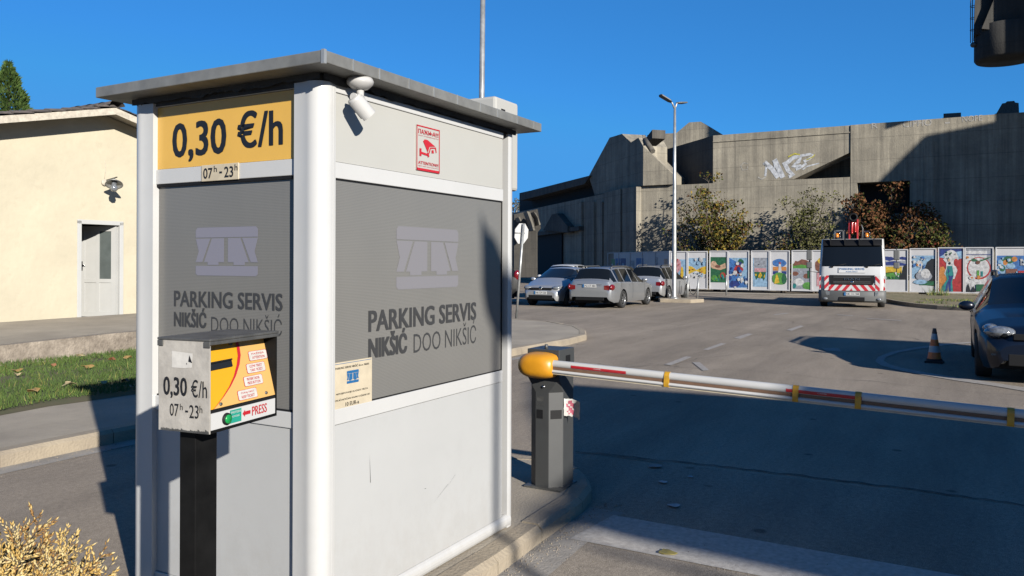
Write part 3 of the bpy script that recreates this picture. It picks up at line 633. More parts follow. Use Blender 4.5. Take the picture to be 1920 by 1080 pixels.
# ---- cantilevered drum of the concrete tower at the right edge
def build_tower():
    u, v = 36.5, -7.2
    r = ray(1886, 118); Y = 40.0; P = Vector((0, 0, HC))+r*Y; g = w2g(P); Rr = 52/FPX*Y
    t = thing('concrete_tower', 'dark concrete drum with a ladder cage hanging high in the sky', 'tower', (g.x, g.y, 0))
    zb = g.z+.1; d = MB()
    T = Matrix.Translation(Vector((g.x, g.y, zb)))
    d.lathe([(0, 0), (Rr*.94, 0), (Rr, .12), (Rr, 1.7), (Rr*.99, 1.72)], 40, T=T)
    d.build('drum', 'tower_shade', t)
    s = MB()   # raking slab that rises from the drum to the right, and the arm carrying it
    e1 = Vector((.35, -1, 0)).normalized()
    def q(a, z, o=0): p = Vector((g.x, g.y, zb))+e1*a+Vector((o, 0, z)); return tuple(p)
    s.prism([q(-1.15, 1.45, -.9), q(-.55, 3.0, -.9), q(.2, 5.5, -.9), (q(9, 5.5, -.9)), q(9, .9, -.9), q(.9, 1.1, -.9)], (2.4, 0, 0)); s.build('raking_slab', 'tower_shade', t)
    s2 = MB(); s2.prism([q(-1.5, 1.3, -.4), q(-1.45, 3.1, -.4), q(-.5, 3.3, -.4), q(-.5, 1.3, -.4)], (1.4, 0, 0)); s2.build('parapet', 'tower_shade', t)
    m = MB(); m.box((g.x-4, g.y-14, 0), (g.x+3, g.y-9.5, zb+7)); m.build('shaft', 'tower_shade', t)
    # unseen block added towards the sun to keep the drum in its shade
    sd = Vector((SUN.x, SUN.y, 0)).normalized(); sg = Vector((sd.dot(D1), sd.dot(D2), 0))
    hd = MB(); pr = Vector((-sg.y, sg.x, 0)); te = math.tan(SUN_EL); gw = g2w(g.x, g.y); s_ = -gw.dot(sd)-5.2; z0 = 20.45-te*s_; c = Vector((g.x, g.y, 0))+sg*5.2
    hd.prism([tuple(c-pr*1.25+Vector((0, 0, z0))), tuple(c+pr*5+Vector((0, 0, z0-.3))), tuple(c+pr*5+Vector((0, 0, z0+9))), tuple(c-pr*1.25+Vector((0, 0, z0+9)))], tuple(sg*3)); hd.build('head', 'tower_shade', t)
    l = MB(); pl = Vector((g.x, g.y, 0))-e1*0+Vector((0, 0, 0))
    r2 = ray(1826, 60); pp = w2g(Vector((0, 0, HC))+r2*(Y+.3)); 
    for k in range(4):
        a = k*math.pi/2+.4; x, y = pp.x+.16*math.cos(a), pp.y+.16*math.sin(a); l.tube([(x, y, pp.z-.55), (x, y, pp.z+4)], .022, 6)
    for z in range(8): l.tube([(pp.x+.17*math.cos(a), pp.y+.17*math.sin(a), pp.z+.1+z*.6) for a in [2*math.pi*i/12 for i in range(13)]], .018, 5, cap=False)
    l.ell((pp.x, pp.y, pp.z-.65), (.17, .17, .14), 10, 6)
    l.build('ladder_cage', 'darkmetal', t)
build_tower()
# ---- unseen shapes added to cast the shadows on the road, the kiosk and the building
SH = Vector((SUN.x, SUN.y, 0)).normalized(); SA = Vector((-SH.y, SH.x, 0)); TE = math.tan(SUN_EL)
def sunac(pw): s = -Vector(pw).dot(SH); return (Vector(pw).dot(SA), pw[2]+TE*s)
def sG(px, py, z=0): g = gd(px, py, z); return sunac(g2w(g.x, g.y, z))
def sV(px, py, v=0): u, z = pv(px, py, v); return sunac(g2w(u, v, z))
def sU(px, py, u): v, z = pu(px, py, u); return sunac(g2w(u, v, z))
def caster(mb, ac, s0, thick):
    P = [SA*a+SH*s0+Vector((0, 0, c+TE*s0)) for a, c in ac]
    mb.prism([tuple(p) for p in P], tuple(SUN*thick))
def wtop(mb, name, mats, base, label, cat):
    o = mb.build(name, mats, None, base=base); o.location = base; return meta(o, label, cat)
def lerp2(a, b, t): return (a[0]+(b[0]-a[0])*t, a[1]+(b[1]-a[1])*t)
tA, tB = sG(1074, 721), sG(1489, 750); bA, bB = sG(1195, 1015), sG(1490, 1078)
band = [sG(1110, 992), bA, bB, lerp2(bA, bB, 9), lerp2(tA, tB, 9), tB, tA, (5.7, 3.40), (4.7, 2.82), (3.62, 2.06), (3.1, 1.84), (2.85, 1.70), sG(996, 955, .1), sG(995, 975, .1), sG(998, 1000, .1), sG(1010, 1018, .1), sG(1050, 1002)]
blob = [sV(944, 478), sV(930, 442), sV(916, 430), sV(904, 395), sV(906, 540), sV(913, 585), sV(926, 618), sV(945, 640)]; blob += [(blob[-1][0]+.17, blob[-1][1]), (blob[-1][0]+.17, blob[0][1]-.12), (blob[0][0]+.07, blob[0][1]-.1)]
if True:
    c0 = SA*6+SH*9
    cb = thing('road_shadow_caster', 'unseen concrete shapes behind the viewpoint, outlined to cast the road shadow', 'building', (0, 0, 0), 0, grid=False); cb.location = (c0.x, c0.y, 0); BASE[cb.name] = Vector((c0.x, c0.y, 0))
    mb = MB(); caster(mb, band, 9, 1.2); mb.build('shadow_beam', 'conc', cb)
    mb = MB(); k0, k1 = sG(1085, 1018), sG(1284, 1064); k2, k3 = sG(1284, 1071), sG(1085, 1027)
    caster(mb, [k0, lerp2(k0, k1, 12), lerp2(k3, k2, 12), k3], 9, .1); mb.build('shadow_rail', 'darkmetal', cb)
    mb = MB(); tw = [sG(1490, 638), sG(1523, 630.5), sG(1743, 641), sG(1816, 647), (sG(1816, 647)[0]+.15, -2), (sG(1918, 713)[0], -2), sG(1918, 713), sG(1775, 701), sG(1680, 692), sG(1636, 681), sG(1592, 665), sG(1539, 654)]
    caster(mb, tw, 14, 1.5); mb.build('shadow_tower', 'conc', cb)  # beam, rail and tower take their outlines from the road shadows
    p0 = sV(926, 640); p1 = sV(938, 640); q0 = sV(926, 950); 
    pc = SA*((p0[0]+p1[0])/2)+SH*6; sp = thing('shadow_post', 'unseen steel post and board behind the viewpoint, outlined to throw the kiosk shadow', 'shadow caster', (0, 0, 0), 0, grid=False); sp.location = (pc.x, pc.y, 0); BASE[sp.name] = Vector((pc.x, pc.y, 0))
    MB().tube([(pc.x, pc.y, 0), (pc.x, pc.y, p0[1]+TE*6+.15)], (p1[0]-p0[0])/2*.95, 12).build('post', 'galv', sp)
    mb = MB(); caster(mb, blob, 6, .06); mb.build('board', 'plate', sp)  # unseen board outlined from the shadow on the kiosk
    wu = BU; e0, e1, e2 = sU(1540, 444, wu), sU(1732, 255, wu), sU(1920, 217, wu)
    mb = MB(); caster(mb, [e0, e1, e2, (e2[0]+12, e2[1]+.3), (e2[0]+12, 10.0), (43.4, 10.7), (41.2, 11.9), (e0[0]+.3, 13.5)], -2, 3)  # unseen slab outlined from the shadow on the building wall
    cc = SA*(e2[0]+5)+SH*(-1)
    wtop(mb, 'wall_shadow_caster', 'conc', (cc.x, cc.y, 0), 'unseen slab beyond the right edge, outlined to shade the concrete building', 'building')
# ================================================================ KIOSK
KL, KM = 1.646, 1.2
def build_kiosk():
    k = thing('parking_kiosk', 'white aluminium parking kiosk with grey covered windows and a flat grey roof', 'kiosk', (0, 0, .1))
    zt = 2.40
    def post(sx, sy):       # rounded corner post in the corner's own axes (x,y into the kiosk)
        pts = [(.082, -.004), (.066, -.006)]+[(.052+.064*math.cos(a), .058+.064*math.sin(a)) for a in [R(-78-i*(116/11)) for i in range(12)]]+[(-.006, .105), (-.005, .148), (.05, .148), (.05, .09), (.082, .09)]
        ox = 0 if sx > 0 else KL; oy = 0 if sy > 0 else KM
        m = MB(); n = len(pts)
        P = [(ox+sx*x, oy+sy*y, .1) for x, y in pts]
        m.prism(P, (0, 0, zt-.1)); return m
    for sx in (1, -1):
        for sy in (1, -1):
            m = post(sx, sy); o = m.build('corner_post', 'white', k)
            for p in o.data.polygons: p.use_smooth = abs(p.normal.z) < .5
            md = o.modifiers.new('es', 'EDGE_SPLIT'); md.split_angle = R(28)
    x0, x1, y0, y1 = .082, KL-.13, .148, KM-.137
    # right side (y = 0) and its twin, near end (x = 0) and its twin
    r = MB()
    for yy, s in ((0, 1), (KM, -1)):
        a, b = sorted((yy-.0*s, yy+.05*s))
        for za, zb in ((2.003, 2.072), (.960, 1.026), (2.365, zt)): MB().box((x0, a, za), (x1, b, zb)).build('side_rail', 'white', k, .003)
    r = MB()
    for yy, s in ((0, 1), (KM, -1)):
        q = [(yy+s*(.01-.025*math.sin(t)), .102+.075*(1-math.cos(t))/2*1.0) for t in [math.pi*i/8 for i in range(9)]]+[(yy+s*.06, .177), (yy+s*.06, .102)]
        MB().prism([(x0-.06, y, z) for y, z in q], (x1-x0+.14, 0, 0)).build('bottom_rail', 'white', k)
    r = MB()
    for xx, s in ((0, 1), (KL, -1)):
        a, b = sorted((xx+.012*s, xx+.06*s))
        for za, zb in ((2.016, 2.086), (.942, 1.010), (2.383, zt), (.102, .17)): MB().box((a, y0, za), (b, y1, zb)).build('end_rail', 'white', k, .003)
    p = MB()
    for yy, s in ((0, 1), (KM, -1)):
        a, b = sorted((yy+.004*s, yy+.03*s)); MB().box((x0, a, .177), (x1, b, .958)).build('side_panel', 'whitep', k)
    p = MB()
    for yy, s in ((0, 1), (KM, -1)):
        a, b = sorted((yy+.006*s, yy+.03*s)); MB().box((x0, a, 2.074), (x1, b, 2.363)).build('upper_panel', 'whitey', k)
    p = MB()
    for xx, s in ((0, 1), (KL, -1)):
        a, b = sorted((xx+.022*s, xx+.05*s)); MB().box((a, y0, .172), (b, y1, .940)).build('end_panel', 'whitep', k)
    MB().box((x0, .012, 1.028), (x1, .03, 2.001)).build('window', 'vinyl', k); MB().box((x0, KM-.03, 1.028), (x1, KM-.012, 2.001)).build('window', 'vinyl', k)
    MB().box((.028, y0+.014, 1.012), (.05, y1, 2.014)).build('window', 'vinyl', k); MB().box((KL-.05, y0, 1.012), (KL-.028, y1, 2.014)).build('window', 'vinyl', k)
    gk = MB()                                        # black gaskets, and a black strip standing in for the post's shadow
    gk.box((x0, .006, 1.0265), (x1, .02, 1.031)); gk.box((x0, .006, 1.998), (x1, .02, 2.0025)); gk.box((x1-.004, .006, 1.031), (x1, .02, 1.998))
    gk.box((.018, y0+.001, .175), (.05, y0+.013, 2.38)); gk.box((.02, y0+.014, 1.0105), (.03, y1, 1.017)); gk.box((.02, y0+.014, 2.009), (.03, y1, 2.0155)); gk.box((.0155, y0+.014, 2.003), (.02, y1, 2.0145))  # the tall first box paints the near post's shadow
    gk.build('gasket_and_shade_strip', 'plastic', k)
    # head band with dark sealant, roof sheet
    hb = MB(); n = 60
    hb.box((.01, .01, 2.385), (KL-.01, KM-.01, 2.43)); hb.build('sealant_band', 'sealant', k)
    sl = MB()                                        # uneven smear of sealant over the posts' tops
    def smear(a, b, nrm, seed):
        a, b, nrm = Vector(a), Vector(b), Vector(nrm); n = 70; vs = []
        for i in range(n+1):
            t = i/n; h = .028+.018*noise.noise((t*9, seed, 0))+.012*noise.noise((t*31, seed, 2))
            p = a.lerp(b, t); vs += [tuple(p+nrm), tuple(p+nrm*.9-Vector((0, 0, max(.008, h))))]
        sl.add(vs, [(2*i, 2*i+1, 2*i+3, 2*i+2) for i in range(n)])
    smear((-.0, .0, 2.43), (KL, .0, 2.43), (0, -.012, 0), 1); smear((0, 0, 2.43), (0, KM, 2.43), (-.012, 0, 0), 4)
    sl.build('sealant_smear', 'sealant', k)
    ov = .12
    rf = MB(); rf.box((-ov, -ov, 2.432), (KL+ov, KM+ov, 2.482)); ro = rf.build('roof', 'roofm', k, .004)
    ed = MB()
    for i in range(9):
        x = -ov+.16+i*.2+rnd.uniform(-.02, .02); MB().box((x, -ov-.0025, 2.434), (x+.007, -ov, 2.4815)).build('edge_seam', 'galv', ro)
    ed.box((-ov-.003, -ov-.004, 2.428), (-ov+.012, -ov+.012, 2.4835)); ed.build('corner_cap', 'galv', ro)
    # yellow price board + lettering
    sg = MB().box((.02, y0+.014, 2.088), (.05, y1, 2.381)).build('price_board', 'yellow', k)
    ex, ez = (0, -1, 0), (0, 0, 1)
    t = MB(); X = .0185
    def zz(px, py): return hit(px, py, (1, 0), X)
    a = zz(321, 286); b_ = zz(423, 276); txt(t, '0,30', (X, .945, 2.112), ex, ez, .365, .185, 0, .042); txt(t, '€/h', (X, .512, 2.150), ex, ez, .278, .165, 0, .04)
    t.build('lettering', 'ink', sg)
    t = MB(); X = .0285
    # grey covered window: emblem and words
    txt(t, 'PARKING SERVIS', (X-.002, .94, 1.437), ex, ez, .70, .075, 0, .06); txt(t, 'NIKŠIĆ', (X-.002, .94, 1.343), ex, ez, .225, .092, 0, .06); txt(t, 'DOO NIKŠIĆ', (X-.002, .685, 1.328), ex, ez, .44, .095, 0, -.004)
    t.build('lettering', 'inkg', k)
    def emblem(mb, o, ex, ez, w, h, mi=0):
        o, ex, ez = Vector(o), Vector(ex), Vector(ez)
        def P(pts): mb.poly([tuple(o+ex*(x*w)+ez*(y*h)) for x, y in pts], mi)
        P([(0, .79), (1, .79), (1, .95), (.97, 1), (.03, 1), (0, .95)])
        P([(0, .77), (.245, .77), (.11, .28), (0, .28), (.05, .5)]); P([(.27, .77), (.47, .77), (.47, .28), (.38, .28), (.38, .22), (.2, .22), (.2, .28), (.14, .28)])
        P([(.53, .77), (.73, .77), (.86, .28), (.8, .28), (.8, .22), (.62, .22), (.62, .28), (.53, .28)]); P([(.755, .77), (1, .77), (.95, .5), (1, .28), (.89, .28)])
        P([(0, .2), (1, .2), (1, .04), (.97, 0), (.03, 0), (0, .04)])
    t = MB(); emblem(t, (X-.002, .79, 1.585), ex, ez, .40, .22); t.build('emblem', 'lav', k)
    t = MB(); Y = .0105; ex2 = (1, 0, 0)
    txt(t, 'PARKING SERVIS', (.317, Y, 1.335), ex2, ez, .921, .097, 0, .06); txt(t, 'NIKŠIĆ', (.317, Y, 1.215), ex2, ez, .29, .122, 0, .06); txt(t, 'DOO NIKŠIĆ', (.66, Y, 1.208), ex2, ez, .578, .126, 0, -.004)
    t.build('lettering', 'inkg', k)
    t = MB(); emblem(t, (.52, Y, 1.52), ex2, ez, .535, .30); t.build('emblem', 'lavg', k)
    sc_ = MB()
    for (u0, z0, u1, z1) in ((.93, .48, 1.02, .535), (.32, .79, .325, .66), (.74, .53, .755, .528), (.8, .43, .95, .5)):
        sc_.poly([(u0, .0025, z0), (u1, .0025, z1), (u1+.003, .0025, z1+.003)])
    sc_.build('scratch', 'inkg', k)
    # --- little boards and notices fixed on the kiosk
    s = thing('hours_sign', 'small cream opening hours plate under the yellow price board', 'sign', (.01, .61, 2.03))
    MB().box((.006, .49, 2.014), (.012, .73, 2.088)).build('plate', 'cream', s, .002)
    t = MB(); X = .0045; txt(t, '07', (X, .715, 2.026), ex, ez, .062, .048, 0, .04); txt(t, 'h', (X, .645, 2.054), ex, ez, .02, .027, 0, .01); txt(t, '-', (X, .61, 2.046), ex, ez, .018, .008, 0, .02); txt(t, '23', (X, .578, 2.026), ex, ez, .058, .048, 0, .04); txt(t, 'h', (X, .512, 2.054), ex, ez, .018, .027, 0, .01)
    t.build('lettering', 'ink', s)
    s = thing('camera_warning_sign', 'white sticker with red camera picture and red warning words', 'sign', (.76, 0, 2.09))
    MB().box((.663, .001, 2.098), (.861, .0055, 2.318)).build('sheet', 'whitey', s)
    t = MB(); Y = -.001; x0_, x1_, z0_, z1_ = .663, .861, 2.098, 2.318; b_ = .006
    for a, b2 in (((x0_, z0_), (x1_, z0_+.012)), ((x0_, z1_-b_), (x1_, z1_)), ((x0_, z0_), (x0_+b_, z1_)), ((x1_-b_, z0_), (x1_, z1_))): t.poly([(a[0], Y, a[1]), (b2[0], Y, a[1]), (b2[0], Y, b2[1]), (a[0], Y, b2[1])])
    Y = -.0015
    txt(t, 'ПАЖЊА!!!', (.676, Y, 2.278), ex2, ez, .172, .022, 0, .03); txt(t, 'ОБЈЕКАТ ЈЕ ПОД ВИДЕО НАДЗОРОМ', (.676, Y, 2.266), ex2, ez, .172, .006); txt(t, 'ATTENTION!!!', (.676, Y, 2.129), ex2, ez, .172, .015, 0, .03); txt(t, 'OBJECT UNDER VIDEO SURVEILLANCE', (.676, Y, 2.117), ex2, ez, .172, .006)
    def PP(pts): t.poly([(x0_+x*(x1_-x0_), Y, z0_+y*(z1_-z0_)) for x, y in pts])
    PP([(.27, .66), (.33, .71), (.46, .71), (.80, .60), (.55, .57), (.47, .43)]); PP([(.5, .41), (.575, .555), (.83, .585), (.86, .47), (.83, .45), (.79, .55), (.6, .53), (.55, .42)]); PP([(.12, .32), (.12, .49), (.20, .49), (.20, .32)]); PP([(.2, .42), (.45, .40), (.45, .35), (.2, .37)]); PP([(.44, .43), (.52, .41), (.54, .34), (.47, .32)]); PP([(.64, .43), (.64, .5), (.72, .51), (.74, .44)])
    t.build('print', 'red', s)
    s = thing('fine_notice', 'cream paper notice with blue emblem taped to the side window corner', 'notice', (.2, 0, 1.0))
    MB().box((.078, .002, .999), (.333, .0095, 1.222)).build('sheet', 'cream', s)
    t = MB(); Y = .0006
    txt(t, 'PARKING SERVIS NIKŠIĆ d.o.o. Nikšić', (.09, Y, 1.193), ex2, ez, .222, .012, 0, .012); txt(t, 'NEPOSJEDOVANJE ULAZNOG TIKETA', (.095, Y, 1.083), ex2, ez, .208, .009, 0, .01); txt(t, 'POVLAČI NOVČANU KAZNU U IZNOSU OD', (.082, Y, 1.058), ex2, ez, .235, .010, 0, .01); txt(t, '10 EUR-a', (.155, Y, 1.030), ex2, ez, .088, .017, 0, .016)
    t.build('lettering', 'ink', s)
    t = MB(); emblem(t, (.163, Y, 1.125), ex2, ez, .078, .055); 
    for zb in (1.006, 1.2145): t.poly([(.084, Y, zb), (.328, Y, zb), (.328, Y, zb+.002), (.084, Y, zb+.002)])
    t.build('print', 'blue', s)
    # CCTV camera under the roof edge
    c = thing('security_camera', 'small white security camera hanging under the kiosk roof corner', 'camera', (.17, -.06, 2.432))
    T = Matrix.Translation(Vector((.165, -.065, 2.405)))
    MB().lathe([(0, .027), (.052, .027), (.058, .012), (.055, 0), (.035, -.018), (.02, -.022), (0, -.022)], 24, T=T).build('mount', 'white', c)
    q_ = pv(661, 181, -.07); a = Vector((q_[0], -.07, q_[1])); d = Vector((.50, -.22, -.55)).normalized()
    MB().tube([(.165, -.065, 2.385), (.165, -.065, 2.345), (a.x+.004, a.y, a.z)], .017, 12).build('stem', 'white', c)
    T = Matrix.Translation(a+d*.005) @ d.to_track_quat('Z', 'Y').to_matrix().to_4x4()
    MB().lathe([(0, 0), (.029, 0), (.032, .006), (.032, .088), (.029, .091), (.026, .084), (0, .082)], 24, T=T).build('housing', 'white', c)
    vz = MB(); vs = []
    for i in range(13):
        t = R(105+i*12.5)
        for r_, z in ((.0335, .012), (.0345, .10), (.0365, .10), (.0360, .012)): vs.append(tuple(T @ Vector((r_*math.cos(t), r_*math.sin(t), z))))
    vz.add(vs, [(4*i+k, 4*i+(k+1) % 4, 4*i+4+(k+1) % 4, 4*i+4+k) for i in range(12) for k in range(4)], 0, False)
    vz.build('sun_visor', 'white', c); MB().lathe([(0, .083), (.02, .0835), (.02, .085), (0, .0855)], 16, T=T).build('lens', 'glass', c)
    # air conditioner behind
    a = thing('air_conditioner', 'white outdoor air conditioning unit behind the kiosk roof', 'air conditioner', (KL+.3, .35, 2.05))
    a0 = pu(972, 300, KL+.45)[0]; az1 = 2.69; az0 = 2.115
    MB().box((KL+.15, a0, az0), (KL+.45, a0+.78, az1)).build('casing', 'whitey', a, .018)
    gr = MB()
    for i in range(7): gr.box((KL+.146, a0+.30, az0+.08+i*.055), (KL+.149, a0+.72, az0+.11+i*.055))
    gr.build('grille', 'plastic', a)
    MB().box((KL+.22, a0-.002, az0+.05), (KL+.27, a0, az1-.22)).build('side_vent', 'plastic', a); MB().box((KL+.22, a0-.002, az1-.16), (KL+.27, a0, az1-.07)).build('side_vent', 'plastic', a)
    MB().box((KL, a0+.1, az0-.04), (KL+.47, a0+.14, az0)).build('bracket', 'galv', a); MB().box((KL, a0+.64, az0-.04), (KL+.47, a0+.68, az0)).build('bracket', 'galv', a)
build_kiosk()
# ================================================================ TICKET MACHINE
def build_ticket():
    rz = R(69); e1 = Vector((.358, .934, 0)); e2 = Vector((-.934, .358, 0)); Nn = Vector((-.951, 2.5, 0))
    t = thing('ticket_machine', 'grey metal ticket machine with yellow front on a black post before the kiosk', 'ticket machine', (0, 0, 0), rz, grid=False); t.location = (Nn.x, Nn.y, .1)
    Z = -.1; z0, z1 = 1.105+Z, 1.397+Z; Lx, Ly = .335, .205; th = .006
    MB().box((.055, .105, 0), (.155, .17, z0+.03)).build('post', 'blackmetal', t, .002)
    MB().box((.02, .07, -.0), (.19, .2, .012)).build('base_plate', 'blackmetal', t, .002)
    sh = MB(); sh.box((0, 0, z0), (th, Ly, z1)); sh.box((th, Ly-th, z0), (Lx, Ly, z1)); sh.box((Lx-th, 0, z0), (Lx, Ly-th, z1), 1); sh.box((th, 0, z0), (Lx-th, Ly-th, z0+th), 1)
    sh.build('housing', ['greymetal', 'blackmetal'], t)
    cv = MB(); cv.box((-.004, -.006, z1), (Lx+.004, Ly+.004, z1+.008)); cv.box((-.005, -.005, z1-.02), (-.0005, .02, z1-.0005)); cv.box((-.005, Ly-.02, z1-.02), (-.0005, Ly+.003, z1-.0005)); cv.box((-.004, -.006, z1-.012), (Lx+.004, -.001, z1-.0005)); cv.build('lid', 'darkmetal', t, .002)
    ch = MB()   # chipped lower edge and the old torn sticker
    for i in range(26):
        y = i*.0075+.004; h = .006+.012*max(0, noise.noise((y*60, 1, 0)))+.004*rnd.random(); ch.poly([(-.0012, y-.005, z0), (-.0012, y+.005, z0), (-.0012, y+.003, z0+h), (-.0012, y-.003, z0+h*.8)])
    ch.build('chipped_paint', 'darkmetal', t)
    st = MB(); st.poly([(-.0012, .15, z1-.035), (-.0012, .065, z1-.04), (-.0012, .068, z1-.085), (-.0012, .1, z1-.088), (-.0012, .15, z1-.088)]); st.build('torn_sticker', 'paper', t)
    sb = MB(); sb.poly([(-.0025, .078, z1-.045), (-.0025, .066, z1-.07), (-.0025, .082, z1-.066)]); sb.poly([(-.0025, .09, z1-.07), (-.0025, .086, z1-.074), (-.0025, .09, z1-.076)]); sb.build('sticker_scrap', 'ink', t)
    lt = MB(); ex, ez = (0, -1, 0), (0, 0, 1); X = -.0022
    txt(lt, '0,30', (X, .184, z1-.186), ex, ez, .098, .068, 0, .038); txt(lt, '€/h', (X, .07, z1-.178), ex, ez, .064, .056, 0, .01)
    txt(lt, '07', (X, .157, z1-.243), ex, ez, .037, .040, 0, .015); txt(lt, 'h', (X, .115, z1-.222), ex, ez, .011, .02); txt(lt, '-', (X, .094, z1-.228), ex, ez, .012, .006, 0, .02); txt(lt, '23', (X, .077, z1-.245), ex, ez, .038, .042, 0, .015); txt(lt, 'h', (X, .036, z1-.226), ex, ez, .011, .022)
    lt.build('lettering', 'ink', t)
    # yellow face leaning back inside the housing
    zb = z0+.075; A = Vector((th, .004, zb)); up = Vector((0, .055, z1-.006-zb)); UL = up.length; un = up.normalized(); fx = Vector((1, 0, 0)); nn = Vector((0, -un.z, un.y)); Wd = Lx-2*th
    def F(x, y, o=0): return tuple(A+fx*(x*Wd)+un*(y*UL)+nn*o)
    fp = MB(); fp.prism([F(0, 0), F(1, 0), F(1, 1), F(0, 1)], tuple(nn*-.01)); f = fp.build('front_plate', 'yellow2', t)
    arc = [(.56, 1), (.575, .87), (.565, .72), (.52, .58), (.44, .42), (.34, .28), (.22, .15), (.1, .04), (.05, 0)]
    p = MB(); p.poly([F(x, y, .001) for x, y in arc]+[F(1, 0, .001), F(1, 1, .001)]); p.build('peach_field', 'peach', f)
    rs = MB(); vs = []
    for i, (x, y) in enumerate(arc): w = .022 if y > .42 else .004+.03*y; vs += [F(x-w, y, .002), F(x+w, y, .002)]
    rs.add(vs, [(2*i, 2*i+1, 2*i+3, 2*i+2) for i in range(len(arc)-1)]); rs.build('red_stripe', 'red', f)
    sl = MB(); q = [F(.10, .56, .003), F(.42, .57, .003), F(.42, .69, .003), F(.10, .68, .003)]; sl.prism(q, tuple(nn*.004)); sl.build('ticket_slot', 'ink', f)
    sr = MB(); sr.prism([F(.11, .655, .008), F(.41, .665, .008), F(.41, .688, .008), F(.11, .678, .008)], tuple(nn*.006)); sr.build('slot_lip', 'plastic', f)
    for k, (x, y) in enumerate(((.47, .93), (.86, .06), (.16, .05))):
        b = MB(); T = Matrix.Translation(Vector(F(x, y, .001))) @ nn.to_track_quat('Z', 'Y').to_matrix().to_4x4(); b.lathe([(0, .004), (.008 if k == 0 else .005, .004), (.009 if k == 0 else .006, 0)], 12, T=T); b.build('lock' if k == 0 else 'screw', 'darkmetal', f)
    for (x, y, l1, l2) in ((.70, .60, 'PAŽNJA', 'ATTENTION'), (.63, .41, 'UZMI TIKET', 'TAKE TICKET'), (.55, .22, 'PRITISNI TASTER', 'PRESS BUTTON'), (.42, .03, 'ČUVAJ TIKET', 'KEEP TICKET')):
        w, h = .30, .155; c = MB()
        pts = [(x+w*a, y+h*b) for a, b in ((.05, 0), (.95, 0), (1, .1), (1, .9), (.95, 1), (.05, 1), (0, .9), (0, .1))]
        c.poly([F(a, b, .0022) for a, b in pts], 1); c.poly([F(x+w/2+(a-x-w/2)*.96, y+h/2+(b-y-h/2)*.93, .003) for a, b in pts], 0)
        txt(c, l1, F(x+.05, y+h*.56, .0036), tuple(fx), tuple(un), (w-.1)*Wd, h*.27*UL, 1, .012); txt(c, l2, F(x+.05, y+h*.17, .0036), tuple(fx), tuple(un), (w-.1)*Wd, h*.27*UL, 1, .012)
        c.build('instruction_label', ['paper', 'red'], f)
    bp = MB(); bp.box((th+.003, .001, z0+th+.004), (Lx-th-.002, .012, zb-.012)); pl = bp.build('button_plate', 'plate', t)
    s = MB(); s.box((th+.0005, .0025, z0+th), (Lx-th-.0005, .011, z0+th+.0035)); s.box((th+.0005, .0025, zb-.0115), (Lx-th-.0005, .011, zb-.001)); s.build('button_plate_edge', 'plastic', pl)
    tq = MB(); tq.poly([(.095, -.0002, z0+.016), (.15, -.0002, z0+.016), (.15, -.0002, zb-.016), (.095, -.0002, zb-.016)]); txt(tq, 'PRITISNI', (.1, -.0008, z0+.047), (1, 0, 0), ez, .046, .007, 1, .01); txt(tq, 'OVDJE', (.104, -.0008, z0+.033), (1, 0, 0), ez, .036, .007, 1, .01); tq.build('teal_sticker', ['teal', 'plate'], pl)
    T = Matrix.Translation(Vector((.079, .001, z0+.035))) @ Matrix.Rotation(R(90), 4, 'X')
    MB().lathe([(.0, .012), (.013, .012), (.0145, .010), (.0145, .004)], 20, T=T).build('button', 'green', pl); MB().lathe([(.0146, .008), (.019, .007), (.020, 0)], 20, T=T).build('button_ring', 'plastic', pl)
    pr = MB(); Y = -.0004; zc = z0+.038
    pr.poly([(.155, Y, zc), (.168, Y, zc-.012), (.168, Y, zc-.006), (.195, Y, zc-.006), (.195, Y, zc+.006), (.168, Y, zc+.006), (.168, Y, zc+.012)]); txt(pr, 'PRESS', (.203, Y, zc-.015), (1, 0, 0), ez, .077, .031, 0, .012); pr.build('print', 'red', pl)
build_ticket()
